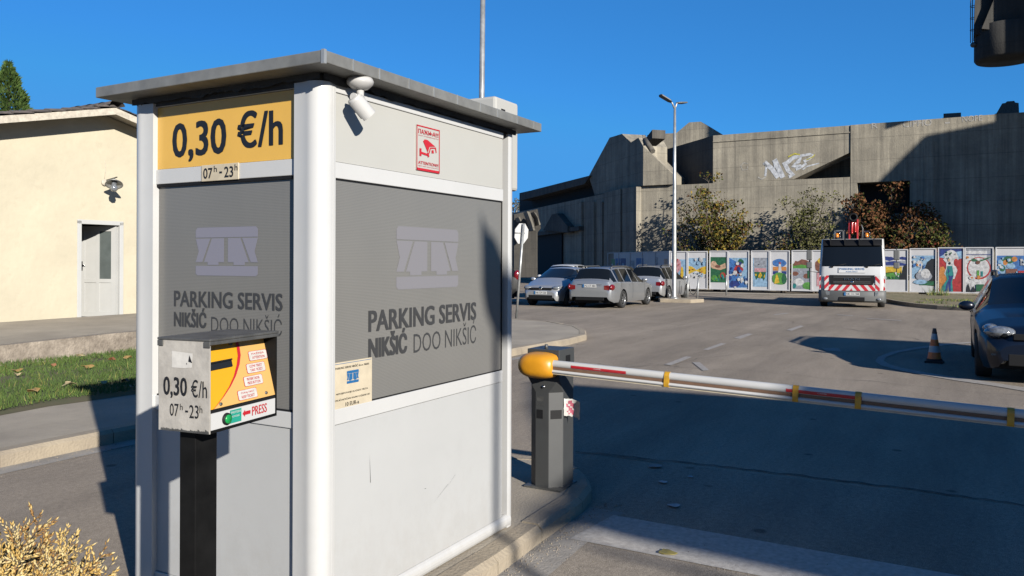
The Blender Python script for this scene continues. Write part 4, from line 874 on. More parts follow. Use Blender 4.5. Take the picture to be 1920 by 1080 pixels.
# ================================================================ BARRIER
def build_barrier():
    g = gd(1047, 921, .1); U0, V0 = g.x, g.y; wv, wu = .235, .24; zt = 1.055
    b = thing('barrier', 'grey parking barrier cabinet with orange cap and long white boom', 'barrier', (U0+wu/2, V0+wv/2, .1))
    ch = .075
    body = MB(); body.slab([(U0, V0+ch), (U0, V0+wv-.06), (U0+.05, V0+wv), (U0+wu, V0+wv), (U0+wu, V0-.0), (U0+ch*1.0, V0-.0)], .1, .90); body.build('cabinet', 'cab', b, .004)
    hd = MB(); hd.prism([(U0, V0+wv, .87), (U0, V0, .87), (U0+wu, V0, .80), (U0+wu, V0+wv, .80)], (0, 0, .0001)); 
    hd = MB(); hd.slab([(U0-.004, V0-.004), (U0+wu+.002, V0-.004), (U0+wu+.002, V0+wv+.004), (U0-.004, V0+wv+.004)], .86, zt); 
    # tapering collar from the chamfered body up to the square head
    hd.add([(U0, V0+ch, .76), (U0+ch, V0, .76), (U0-.004, V0-.004, .86), (U0+wu, V0-.004, .86)], [(0, 1, 2), (1, 3, 2)])
    hd.add([(U0, V0+ch, .76), (U0-.004, V0-.004, .86), (U0-.004, V0+wv, .86), (U0, V0+wv-.06, .76)], [(0, 1, 2, 3)])
    hd.build('head', 'cab', b, .003)
    MB().box((U0-.02, V0-.02, .098), (U0+wu+.02, V0+wv+.02, .112)).build('base_plate', 'darkmetal', b)
    MB().box((U0+.1, V0-.007, .93), (U0+.17, V0-.0045, 1.01)).build('window', 'plastic', b); MB().box((U0+.09, V0-.003, .58), (U0+.15, V0, .64)).build('reflector', 'plastic', b); MB().box((U0-.003, V0+ch+.045, .58), (U0, V0+ch+.09, .64)).build('reflector', 'plastic', b)
    MB().prism([(U0+ch*.12-.002, V0+ch*.88-.002, .58), (U0+ch*.88-.002, V0+ch*.12-.002, .58), (U0+ch*.88-.002, V0+ch*.12-.002, .64), (U0+ch*.12-.002, V0+ch*.88-.002, .64)], (.002, .002, 0)).build('reflector', 'plastic', b)
    T = Matrix.Translation(Vector((U0, V0+.115, .80))) @ Matrix.Rotation(R(-90), 4, 'Y'); MB().lathe([(0, .01), (.01, .01), (.012, 0)], 12, T=T).build('lock', 'chrome', b)
    lg = MB(); X = U0-.0015; lg.poly([(X, V0+.17, .725), (X, V0+.165, .70), (X, V0+.125, .695), (X, V0+.12, .72)]); lg.poly([(X, V0+.115, .73), (X, V0+.155, .735), (X, V0+.14, .725), (X, V0+.118, .70)]); txt(lg, 'CAME', (X, V0+.165, .668), (0, -1, 0), (0, 0, 1), .06, .014, 0, .01); lg.build('emblem', 'darkmetal', b)
    MB().tube([(U0+.05, V0+.12, zt), (U0+.05, V0+.12, zt+.03)], .012, 8).build('bolt', 'darkmetal', b)
    # orange cap: half egg bulging off the front of the cabinet
    hc = Vector((U0-.012, V0+.125, .95)); cap = MB(); seg, rg = 22, 9; vs = []
    for i in range(rg+1):
        ph = (math.pi/2)*i/rg
        for k in range(seg):
            t = 2*math.pi*k/seg; cx = math.copysign(abs(math.cos(t))**.75, math.cos(t)); cz = math.copysign(abs(math.sin(t))**.85, math.sin(t))
            q = hc+Vector((-.135*math.sin(ph)**.8 if i else 0, .155*cx*math.cos(ph)**.6, .09*cz*math.cos(ph)**.6)); q.y = max(q.y, hc.y-.125); vs.append(q)
    cap.add(vs, [(i*seg+k, i*seg+(k+1) % seg, (i+1)*seg+(k+1) % seg, (i+1)*seg+k) for i in range(rg) for k in range(seg)], 0, True)
    cap.build('cap', 'hood', b)
    cs = MB(); cs.tube([(U0-.02, V0+.0, .995), (U0-.06, V0+.05, 1.027), (U0-.06, V0+.2, 1.027)], .006, 6); cs.build('cap_seam', 'hood', b)
    # boom
    ub = U0-.075
    va, za = pu(1034, 686, ub); ve, ze = pu(1920, 783, ub); dirv = Vector((0, ve-va, ze-za)).normalized(); ln = (Vector((0, ve-va, ze-za))).length*1.75
    O = Vector((ub, va, za)); nz = Vector((0, -dirv.z, dirv.y)); nz = (nz if nz.z > 0 else -nz)*.8; fu = Vector((1, 0, 0))*.8
    def prof(pts, t0, t1, mi, mb): mb.prism([tuple(O+dirv*t0+fu*x+nz*z) for x, z in pts], tuple(dirv*(t1-t0)), mi, True)
    up = ring_pts(18, .030, (0, .020), 0, .031); low = ring_pts(14, .036, (0, -.042), 0, .0185)
    bm_ = MB(); prof(up, 0, ln, 0, bm_); bo = bm_.build('boom', 'white', b)
    md = bo.modifiers.new('es', 'EDGE_SPLIT'); md.split_angle = R(40)
    x = MB(); prof(low, 0, ln, 0, x); lo = x.build('lower_profile', 'white', bo); lo.modifiers.new('es', 'EDGE_SPLIT').split_angle = R(40)
    x = MB(); x.prism([tuple(O+fu*a+nz*c) for a, c in ((-.024, -.026), (.02, -.026), (.02, -.004), (-.024, -.004))], tuple(dirv*ln)); x.build('rubber_strip', 'brown', bo)
    x = MB(); x.prism([tuple(O+fu*a+nz*c) for a, c in ((-.022, -.064), (.012, -.064), (.012, -.056), (-.022, -.056))], tuple(dirv*ln)); x.build('bottom_edge', M['cream'], bo)
    def tat(px): v_, z_ = pu(px, 700, ub); return (v_-va)/dirv.y
    for px in (1252, 1493, 1610, 1895):
        t0 = tat(px); x = MB(); pr = [(-.0345*math.cos(R(a)), .020+.0345*math.sin(R(a))) for a in range(-20, 201, 20)]+[(.03, -.03), (.03, -.05), (0, -.067), (-.03, -.062), (-.0385, -.042), (-.034, -.012)]
        prof(pr, t0-.016, t0+.016, 0, x); o = x.build('tape_band', 'tape', bo); o.modifiers.new('es', 'EDGE_SPLIT').split_angle = R(40)
    for a, c in ((1073, 1176), (1475, 1617)):
        t0, t1 = tat(a), tat(c); x = MB(); pts = [(-.0312*math.cos(R(q)), .020+.0322*math.sin(R(q))) for q in range(-34, 12, 9)]
        vs = [O+dirv*t0+fu*p[0]+nz*p[1] for p in pts]+[O+dirv*t1+fu*p[0]+nz*p[1] for p in pts]; n = len(pts)
        x.add(vs, [(i, i+1, n+i+1, n+i) for i in range(n-1)], 0, True)
        tm = (t0+t1)/2-.03; txt(x, 'CAME', tuple(O+dirv*tm+fu*-.0322+nz*.0125), tuple(dirv), tuple(nz), .05, .009, 1, .02); x.build('red_reflector', ['red', 'plate'], bo)
    # paper stuck at the cabinet's edge
    pc = hit(1078, 775, (1, 0), U0+.1); pp = MB(); n = 10; vs = []
    for i in range(n+1):
        for j in range(n+1):
            a = i/n; c = j/n; q = Vector(g2w(U0+.09, V0-.003, .70)); 
            vs.append((U0+.075+.035*math.sin(a*3)-.02*a+.006*noise.noise((a*5, c*5, 0)), V0-.004-.125*a+.006*noise.noise((a*4, c*4, 9)), .60+.118*c-.012*a+.008*noise.noise((a*6, c*6, 4))))
    for i in range(n):
        for j in range(n): pp.add([vs[i*(n+1)+j], vs[(i+1)*(n+1)+j], vs[(i+1)*(n+1)+j+1], vs[i*(n+1)+j+1]], [(0, 1, 2, 3)], 1 if (i in (2, 3, 4) and (j*7+i*3) % 4 != 0 and 0 < j < 9) or (i in (1,) and j in (2, 5, 6)) else 0, True)
    gtop(pp, 'crumpled_paper', ['paper', flat('pink_print', (.55, .12, .18))], (U0+.1, V0, .6), 'crumpled white and pink paper stuck on the barrier cabinet', 'paper')
build_barrier()
# ================================================================ STREET FURNITURE
def build_furniture():
    # lamp post
    l = thing('street_lamp', 'tall galvanised street lamp with two flat lamp heads on a kerbed island', 'street lamp', (LU, LV, .15))
    zt = hit(1265, 199, (1, 0), LU).z
    P = g2w(LU, LV); gx = gd(1265, 566)
    MB().tube([(LU, LV, .15), (LU, LV, .2), (LU, LV, 2), (LU, LV, zt*.6), (LU, LV, zt)], [.115, .10, .095, .075, .05], 16).build('pole', 'galv', l)
    MB().lathe([(.2, 0), (.2, .02), (.12, .05), (.11, .1)], 16, T=Matrix.Translation(Vector((LU, LV, .15)))).build('base_plate', 'galv', l)
    for (dx, s) in (((-.75, .8), 1), ((.9, -.35), 1)):
        d = Vector((dx[0], dx[1], 0)).normalized(); c = Vector((LU, LV, zt))
        a = MB(); a.tube([c-Vector((0, 0, .15)), c+d*.12+Vector((0, 0, .12)), c+d*.2+Vector((0, 0, .16))], .035, 8); a.build('arm', 'galv', l)
        h = MB(); sd = Vector((-d.y, d.x, 0)); up = Vector((0, 0, 1)); k = .12 if dx[1] < 0 else .5
        def q(x, y, z): return tuple(c+d*(.15+x)+sd*y+up*(.13+z+x*k))
        h.prism([q(0, -.06, 0), q(.1, -.16, 0), q(.5, -.17, 0), q(.54, -.1, 0), q(.54, .1, 0), q(.5, .17, 0), q(.1, .16, 0), q(0, .06, 0)], (0, 0, .06)); h.build('lamp_head', 'gplastic', l, .012)
    # tall pole behind the kiosk
    b = ray(900.5, 205); u, v = 12.6, 0
    Y = 13.8; p0 = Vector((0, 0, HC))+ray(898.5, 640)*Y; g = w2g(p0)
    o = thing('tall_pole', 'tall slim galvanised pole standing behind the kiosk', 'pole', (g.x, g.y, .12))
    p1 = w2g(Vector((0, 0, HC))+ray(906, -80)*Y)
    MB().tube([(g.x, g.y, .12), (g.x+(p1.x-g.x)*.5, g.y+(p1.y-g.y)*.5, p1.z*.5), (p1.x, p1.y, p1.z)], [.062, .052, .042], 14).build('pole', 'galv', o); MB().lathe([(.11, 0), (.11, .015), (.07, .02)], 14, T=Matrix.Translation(Vector((g.x, g.y, .12)))).build('base_plate', 'galv', o)
    # stop sign seen from behind
    g = gd(968, 597, .12); o = thing('road_sign', 'back of an octagonal road sign on a leaning grey pole', 'road sign', (g.x, g.y, .12))
    top = hit(982, 419, (1, 0), g.x); MB().tube([(g.x, g.y, .12), tuple(top)], .032, 10).build('pole', 'galv', o)
    ax = Vector((.93, -.36, 0)).normalized(); c = hit(978, 438, (1, 0), g.x+.05); ud = (Vector(top)-Vector((g.x, g.y, .12))).normalized()
    r_ = .30; nn = Vector((.36, .93, 0))
    pts = [c+ax*(r_*math.cos(R(22.5+45*k)))*.85+ud*(r_*math.sin(R(22.5+45*k))) for k in range(8)]
    m = MB(); m.prism([tuple(p) for p in pts], tuple(nn*.02)); m.build('sign_plate', 'plate', o)
    br = MB(); br.prism([tuple(c+ud*.0+ax*-.24-nn*.001), tuple(c+ax*.1-nn*.001), tuple(c+ax*.1+ud*.03-nn*.001), tuple(c+ax*-.24+ud*.03-nn*.001)], tuple(nn*-.02)); br.build('bracket', 'galv', o)
    # cone
    g = gd(1752, 680); o = thing('traffic_cone', 'orange and white traffic cone on a black base beside the dark car', 'traffic cone', (g.x, g.y, 0))
    H = .53; b = MB(); b.lathe([(0, .0), (.19, .0), (.19, .03), (.15, .04), (.0, .04)], 4, T=Matrix.Translation(Vector((g.x, g.y, 0))) @ Matrix.Rotation(R(40), 4, 'Z')); b.lathe([(.13, .03), (.115, .07)], 20, T=Matrix.Translation(Vector((g.x, g.y, 0)))); bo = b.build('base', 'tyre', o)
    for p in bo.data.polygons: p.use_smooth = False
    c = MB(); T = Matrix.Translation(Vector((g.x, g.y, 0)))
    def rr(t): return .11-.083*t
    for t0, t1, mi in ((.05, .26, 0), (.26, .46, 1), (.46, .66, 0), (.66, .84, 1), (.84, 1, 2)): c.lathe([(rr(t0), .04+H*t0), (rr(t1), .04+H*t1)], 24, mi, T)
    c.lathe([(rr(1), .04+H), (rr(1)*.7, .045+H), (0, .046+H)], 24, 2, T); c.build('body', ['orange', 'plate', flat('dirty_orange', (.2, .09, .05))], o)
    # thin bollards with a chain
    pts = [gd(1289, 563), gd(1307, 563.5), gd(1362, 554)]
    tops = [520, 521, 517]; labs = ['thin grey post nearest the street lamp holding one chain end', 'thin leaning grey post holding the other chain end', 'thin grey post standing alone by the hoarding']
    T3 = []
    for p, ty, lb, px in zip(pts, tops, labs, (1290, 1310, 1362)):
        z = hit(px, ty, (1, 0), p.x); T3.append(z); o = thing('bollard', lb, 'bollard', (p.x, p.y, 0), group='thin posts before the hoarding'); MB().tube([(p.x, p.y, 0), tuple(z)], .04, 10).build('post', 'galv', o); MB().ell(tuple(z), (.045, .045, .03), 10, 6).build('post_cap', 'galv', o)
    a, c = T3[0]-Vector((0, 0, .15)), T3[1]-Vector((0, 0, .12)); m = MB(); m.tube([tuple(a.lerp(c, i/12)-Vector((0, 0, .62*(1-(2*i/12-1)**2)))) for i in range(13)], .022, 6); gtop(m, 'chain', 'darkmetal', tuple(a), 'sagging dark chain between two thin posts', 'chain')
build_furniture()
# ================================================================ PAINTED HOARDING
FU = 42.5
FLC = {}
LFC = {}
def lfm(c):
    if c not in LFC: LFC[c] = mat('leaf_%d' % len(LFC), c, .95, var=.3, scale=3, spec=.08)
    return LFC[c]
def fl(c):
    if c not in FLC: FLC[c] = flat('mural_%d' % len(FLC), c, .5)
    return FLC[c]
WH, BL, LB, NV, GR, DG, YE, RE, OR, PK, BR, TE_, BK, GY, SK = (.58, .58, .58), (.05, .16, .42), (.26, .42, .58), (.02, .04, .2), (.09, .28, .05), (.02, .12, .05), (.62, .42, .03), (.40, .03, .03), (.55, .22, .05), (.55, .28, .3), (.2, .08, .05), (.02, .22, .22), (.012, .014, .018), (.3, .32, .36), (.52, .34, .22)
def E(cx, cy, rx, ry, n=14, w=.0, sd=0): return [(cx+rx*math.cos(6.2832*k/n)*(1+w*noise.noise((k*1.7, sd, 1))), cy+ry*math.sin(6.2832*k/n)*(1+w*noise.noise((k*1.3, sd, 3)))) for k in range(n)]
def RC(x0, y0, x1, y1): return [(x0, y0), (x1, y0), (x1, y1), (x0, y1)]
def panel(x0, x1, zbot, ztop, label, art, proud=0):
    """x0/x1: picture columns of the panel's ends on the hoarding line"""
    va, vb = pu(x0, 500, FU)[0], pu(x1, 500, FU)[0]; w = va-vb
    o = thing('painted_panel', label, 'fence panel', (FU, (va+vb)/2, 0), group='painted panels of the white hoarding')
    uf = FU-proud
    MB().box((uf, vb+.03, zbot), (uf+.03, va-.03, ztop-.03)).build('board', 'wfence', o)
    f = MB(); f.box((uf-.05, va-.055, zbot-.05), (uf+.035, va-.005, ztop)); f.box((uf-.05, vb+.005, zbot-.05), (uf+.035, vb+.055, ztop)); f.box((uf-.05, vb+.055, ztop-.05), (uf+.035, va-.055, ztop)); f.box((uf-.05, vb+.055, zbot-.04), (uf+.035, va-.055, zbot+.02)); f.build('frame', 'wfence', o, .006)
    cols = []; m = MB(); hh = ztop-zbot-.1; ww = w-.13; 
    for k, (c, pts) in enumerate(art):
        if c not in cols: cols.append(c)
        u = uf-.003-k*.0025
        m.poly([(u, va-.065-ww*min(1, max(0, x)), zbot+.03+hh*min(1, max(0, y))) for x, y in pts], cols.index(c))
    if art: m.build('painting', [fl(c) for c in cols], o)
zt_ = 2.33
def speck(c, n, x0, y0, x1, y1, r, sd):
    q = random.Random(sd); return [(c[q.randrange(len(c))], E(q.uniform(x0, x1), q.uniform(y0, y1), r*q.uniform(.5, 1.3), r*q.uniform(.3, .9), 7, .5, q.random()*9)) for _ in range(n)]
P = panel
P(1257, 1289, .2, zt_, 'painted panel nearest the street lamp with a pink tree and yellow figure', [(LB, RC(0, .12, 1, .8)), (PK, E(.3, .62, .35, .2, 12, .6, 1)), (DG, RC(0, .1, 1, .22)), (YE, E(.72, .42, .1, .18, 10, .3)), (BR, [(.45, .15), (.6, .4), (.66, .4), (.5, .15)]), (WH, [(.45, .12), (.6, .3), (.8, .12)])]+speck([PK, RE], 10, .0, .5, .6, .8, .05, 1))
P(1289, 1327, .2, zt_, 'painted panel of yellow dunes under a pale blue sky', [(LB, RC(0, .3, 1, .84)), (YE, [(0, .62), (.2, .6), (.45, .5), (.7, .58), (1, .62), (1, .4), (.6, .34), (0, .36)]), (WH, [(0, .38), (.4, .48), (1, .36), (1, .28), (0, .28)])]+speck([BK, LB, BK], 16, .05, .28, .95, .42, .035, 2)+speck([LB, WH], 8, .05, .68, .95, .82, .1, 3)+speck([OR], 5, .1, .42, .9, .58, .05, 4))
P(1330, 1365, .2, zt_+.02, 'painted panel with a tan hand and red ball on dark green', [(DG, RC(0, .16, 1, .86)), (SK, E(.2, .64, .2, .11, 12, .2)), (SK, [(.2, .72), (.55, .62), (.9, .70), (.95, .56), (.6, .5), (.2, .54)]), (BR, E(.45, .6, .17, .04)), (RE, E(.76, .36, .17, .08)), (PK, E(.72, .38, .06, .03)), (GR, E(.25, .28, .2, .08, 10, .4))]+speck([GR, TE_], 10, .05, .18, .95, .4, .06, 5))
P(1365, 1405, .2, zt_+.02, 'painted panel with a red house among blue waves', [(LB, RC(0, .02, 1, .84)), (BL, [(0, .84), (.5, .7), (.35, .45), (.7, .2), (1, .05), (0, .02)]), (RE, E(.5, .52, .26, .12, 9, .4)), (DG, E(.62, .72, .17, .09, 9, .4)), (NV, E(.3, .12, .3, .1, 9, .5)), (BR, RC(.35, .34, .42, .44)), (BR, RC(.6, .34, .66, .44))]+speck([BL, NV, WH, WH], 22, .02, .02, .98, .82, .08, 6))
P(1408, 1443, .2, zt_+.02, 'painted panel of a floating flowery island on pale blue', [(LB, RC(.05, .06, .95, .84)), (GY, RC(.1, .46, .9, .84)), (PK, RC(.16, .46, .85, .56)), (DG, [(.14, .46), (.86, .46), (.8, .3), (.72, .22), (.68, .28), (.35, .3), (.25, .24), (.2, .34)]), (BK, [(.35, .68), (.5, .66), (.37, .65)])]+speck([YE], 10, .2, .3, .8, .44, .05, 7))
P(1443, 1481, .2, zt_+.02, 'painted panel of a white lighthouse on a green hill', [(GY, RC(.12, .42, .9, .58)), (OR, RC(.12, .5, .88, .6)), (NV, RC(.12, .4, .88, .48)), (BL, E(.5, .7, .4, .11, 12, .4)), (WH, [(.42, .44), (.62, .44), (.57, .7), (.46, .7)]), (RE, RC(.46, .68, .57, .72)), (GR, E(.5, .28, .42, .17, 12, .3)), (YE, [(.2, .14), (.5, .18), (.38, .4), (.3, .38)]), (DG, E(.76, .28, .14, .15, 10, .3))])
P(1484, 1522, .2, zt_+.03, 'painted panel of brown mountains and logs over a pale river', [(GR, RC(0, .56, 1, .68)), (BR, [(0, .62), (.15, .76), (.3, .74), (.5, .8), (.75, .78), (1, .72), (1, .62), (.5, .66)]), (GY, RC(0, .02, 1, .56)), (BR, E(.15, .42, .2, .06, 9, .3)), (BR, E(.8, .36, .2, .07, 9, .3)), (GR, E(.88, .1, .32, .1, 12, .4)), (WH, E(.35, .2, .3, .1, 10, .4)), (TE_, E(.12, .1, .1, .07, 9, .4)), (DG, RC(.84, .3, .94, .5))])
P(1522, 1562, .2, zt_+.03, 'painted panel half hidden left of the truck with a green bird', [(BR, E(.5, .62, .4, .2, 12, .4)), (YE, E(.55, .76, .3, .1, 10, .3)), (DG, E(.5, .78, .14, .06)), (PK, RC(.2, .1, .9, .45))])
P(1652, 1703, .25, zt_+.06, 'painted panel with dark firs over a pale meadow beside the truck', [(WH, RC(0, .5, 1, .86)), (NV, [(0, .86), (.4, .84), (.5, .8), (.8, .85), (1, .83), (1, .76), (.6, .79), (.3, .74), (0, .78)]), (GY, RC(0, .62, 1, .74)), (NV, [(0, .70), (.5, .74), (1, .66), (1, .62), (0, .64)]), (YE, RC(.0, .44, .8, .6)), (DG, RC(0, .28, 1, .42)), (GR, E(.4, .4, .35, .06, 9, .4)), (BK, [(.78, .28), (.86, .6), (.92, .64), (1, .62), (1, .28)]), (BK, [(.7, .28), (.76, .5), (.84, .28)])]+speck([GR, WH], 10, .1, .3, .75, .45, .04, 8))
P(1705, 1756, .25, zt_+.1, 'painted panel of a white swan before a dark rock', [(LB, RC(.05, .3, 1, .86)), (BK, [(.55, .52), (.68, .7), (.85, .78), (1, .78), (1, .12), (.62, .14)]), (DG, RC(.35, .14, 1, .24)), (BK, E(.36, .36, .2, .1, 10, .2)), (GY, E(.55, .36, .34, .13, 12, .2)), (WH, E(.62, .42, .2, .12, 12, .3)), (WH, E(.36, .66, .14, .08, 12, .1)), (WH, [(.42, .68), (.5, .66), (.44, .5), (.34, .42), (.3, .46), (.4, .54)]), (OR, E(.28, .63, .04, .025)), (LB, E(.4, .22, .3, .06, 9, .3))]+speck([WH, BL], 14, .08, .55, .6, .85, .05, 9))
P(1758, 1808, .25, zt_+.14, 'red painted panel with a white haired figure in a teal dress', [(RE, RC(0, 0, 1, 1)), (NV, RC(0, .82, 1, 1)), (LB, [(0, .8), (.3, .9), (1, .95), (1, .78), (.7, .74)]), (OR, E(.15, .3, .2, .3, 9, .4)), (WH, E(.5, .8, .32, .16, 16, .5)), (WH, [(.32, .75), (.6, .75), (.78, .5), (.66, .3), (.35, .3), (.22, .42), (.3, .55)]), (RE, E(.72, .68, .1, .09)), (TE_, [(.36, .6), (.56, .6), (.62, .38), (.56, .22), (.6, 0), (.06, 0), (.14, .12), (.34, .28), (.28, .42)]), (NV, [(.36, .56), (.5, .44), (.6, .36), (.5, .22), (.5, 0), (.26, 0), (.3, .14), (.42, .3)]), (TE_, E(.5, .42, .1, .06)), (BK, E(.45, .66, .05, .03)), (SK, E(.42, .74, .06, .04))]+speck([BK, DG], 8, .3, .78, .7, .94, .035, 10))
P(1808, 1863, .25, zt_+.14, 'painted panel of a big white apple with flowers and firs', [(GY, RC(0, .0, 1, 1)), (WH, RC(.0, .0, .8, .95)), (RE, E(.5, .55, .46, .26, 20)), (WH, E(.5, .56, .41, .23, 20)), (DG, [(.06, .7), (.3, .78), (.5, .72), (.75, .78), (1, .82), (.76, .74), (.5, .69), (.28, .74)]), (DG, E(.32, .72, .1, .02)), (NV, RC(.02, .855, .98, .87)), (GR, RC(.42, .36, .52, .5)), (TE_, RC(.58, .36, .66, .48)), (OR, RC(.44, .3, .56, .38)), (WH, E(.24, .33, .12, .05, 10, .5)), (OR, E(.24, .33, .05, .02)), (BR, E(.47, .68, .09, .04, 9, .4)), (BK, [(0, 0), (.1, .2), (.2, 0)]), (BK, [(.2, 0), (.3, .14), (.4, 0)]), (DG, RC(.4, .02, .7, .18)), (OR, E(.06, .8, .06, .03))])
P(1866, 1926, .25, zt_+.14, 'painted panel with orange flowers in a brown pot on blue', [(BL, RC(0, .2, 1, .84)), (LB, E(.3, .6, .3, .2, 10, .4)), (DG, E(.42, .74, .22, .09, 10, .4)), (OR, E(.3, .68, .08, .06)), (OR, E(.62, .76, .1, .06)), (DG, E(.2, .55, .1, .07)), (LB, E(.5, .6, .15, .06)), (BR, RC(.32, .42, .72, .54)), (RE, RC(.75, .42, .95, .5)), (GY, RC(.82, .62, 1, .74))]+speck([LB, WH, BL], 14, .02, .3, .98, .82, .05, 11))
# the return of the hoarding that runs away from the lamp, in shade
def build_return():
    va = pu(1257, 500, FU)[0]; o = thing('white_hoarding', 'shaded white hoarding running back behind the parked cars with small pictures', 'fence', (FU, va, 0))
    ln = 9.6; dd = Vector((.72, .69, 0)).normalized(); nn = Vector((-dd.y, dd.x, 0)); A = Vector((FU, va, 0))
    b = MB(); T = Matrix((tuple(dd)+(0,), tuple(nn)+(0,), (0, 0, 1, 0), (0, 0, 0, 1))).transposed(); T.translation = A
    b.box((.08, 0, .15), (ln, .04, 2.3), T=T); b.build('board', 'wfence', o)
    f = MB()
    for i in range(6): f.box((.05+i*ln/5-.04, -.02, 0), (.05+i*ln/5+.04, .07, 2.34), T=T)
    f.box((0, -.01, 2.3), (ln+.1, .06, 2.35), T=T); f.build('frame', 'wfence', o)
    for (x0, x1, z0, z1, c1, c2) in ((.3, .75, .5, 1.9, SK, YE), (1.6, 1.9, .6, 2.0, GY, BL), (3.7, 4.8, .9, 1.95, BL, LB), (5.1, 5.9, .8, 1.8, GY, WH), (6.5, 7.4, .9, 1.95, NV, LB), (7.5, 8.3, .9, 1.95, BL, BR), (8.4, 9.3, .9, 1.9, GR, WH)):
        m = MB(); y = .045; m.box((x0, y, z0), (x1, y+.004, z1), 0, T); cx, cz = (x0+x1)/2, (z0+z1)/2
        m.prism([tuple(T @ Vector((p[0], y+.006, p[1]))) for p in E(cx, cz-.1, (x1-x0)*.28, (z1-z0)*.3, 10, .5, x0)], tuple(nn*.002), 1); m.build('picture', [fl(c1), fl(c2)], o)
build_return()
# ================================================================ VEHICLES
def wheel(o, x, y, r, w, side, rimr=.66, nsp=5):
    """side: +1 outer face towards +y"""
    T = Matrix.Translation(Vector((x, y, r))) @ Matrix.Rotation(R(-90*side), 4, 'X')
    e = bpy.data.objects.new('wheel', None); COL.objects.link(e); e.parent = o; e.location = (0, 0, 0); BASE[e.name] = Vector((0, 0, 0))
    rr = r*rimr
    MB().lathe([(rr, -w*.5), (r*.93, -w*.5), (r, -w*.38), (r, w*.38), (r*.93, w*.5), (rr+.01, w*.5), (rr, w*.42)], 30, T=T).build('tyre', 'tyre', e)
    m = MB(); m.lathe([(rr, w*.42), (rr*.93, w*.40), (rr*.9, w*.15), (0, w*.1)], 30, 1, T); m.lathe([(rr, w*.44), (rr*.9, w*.43), (rr*.88, w*.3)], 30, 0, T); m.lathe([(0, w*.42), (rr*.2, w*.41), (rr*.22, w*.2)], 14, 0, T)
    for k in range(nsp*2):
        a = 2*math.pi*(k//2)/nsp+(.16 if k % 2 else -.16); ca, sa = math.cos(a), math.sin(a); cb = 2*math.pi*(k//2)/nsp
        p0 = Vector((rr*.15*math.cos(cb), rr*.15*math.sin(cb), w*.36)); p1 = Vector((rr*.93*ca, rr*.93*sa, w*.37)); t = Vector((-sa, ca, 0))*rr*.07
        m.prism([tuple(T @ (p0-t)), tuple(T @ (p0+t)), tuple(T @ (p1+t*.8)), tuple(T @ (p1-t*.8))], tuple(T.to_3x3() @ Vector((0, 0, .018))))
    m.build('rim', ['rim', 'plastic'], e)
def interp(tab, x):
    if x <= tab[0][0]: return tab[0][1]
    for (a, fa), (b, fb) in zip(tab, tab[1:]):
        if x <= b: return fa+(fb-fa)*(x-a)/(b-a)
    return tab[-1][1]
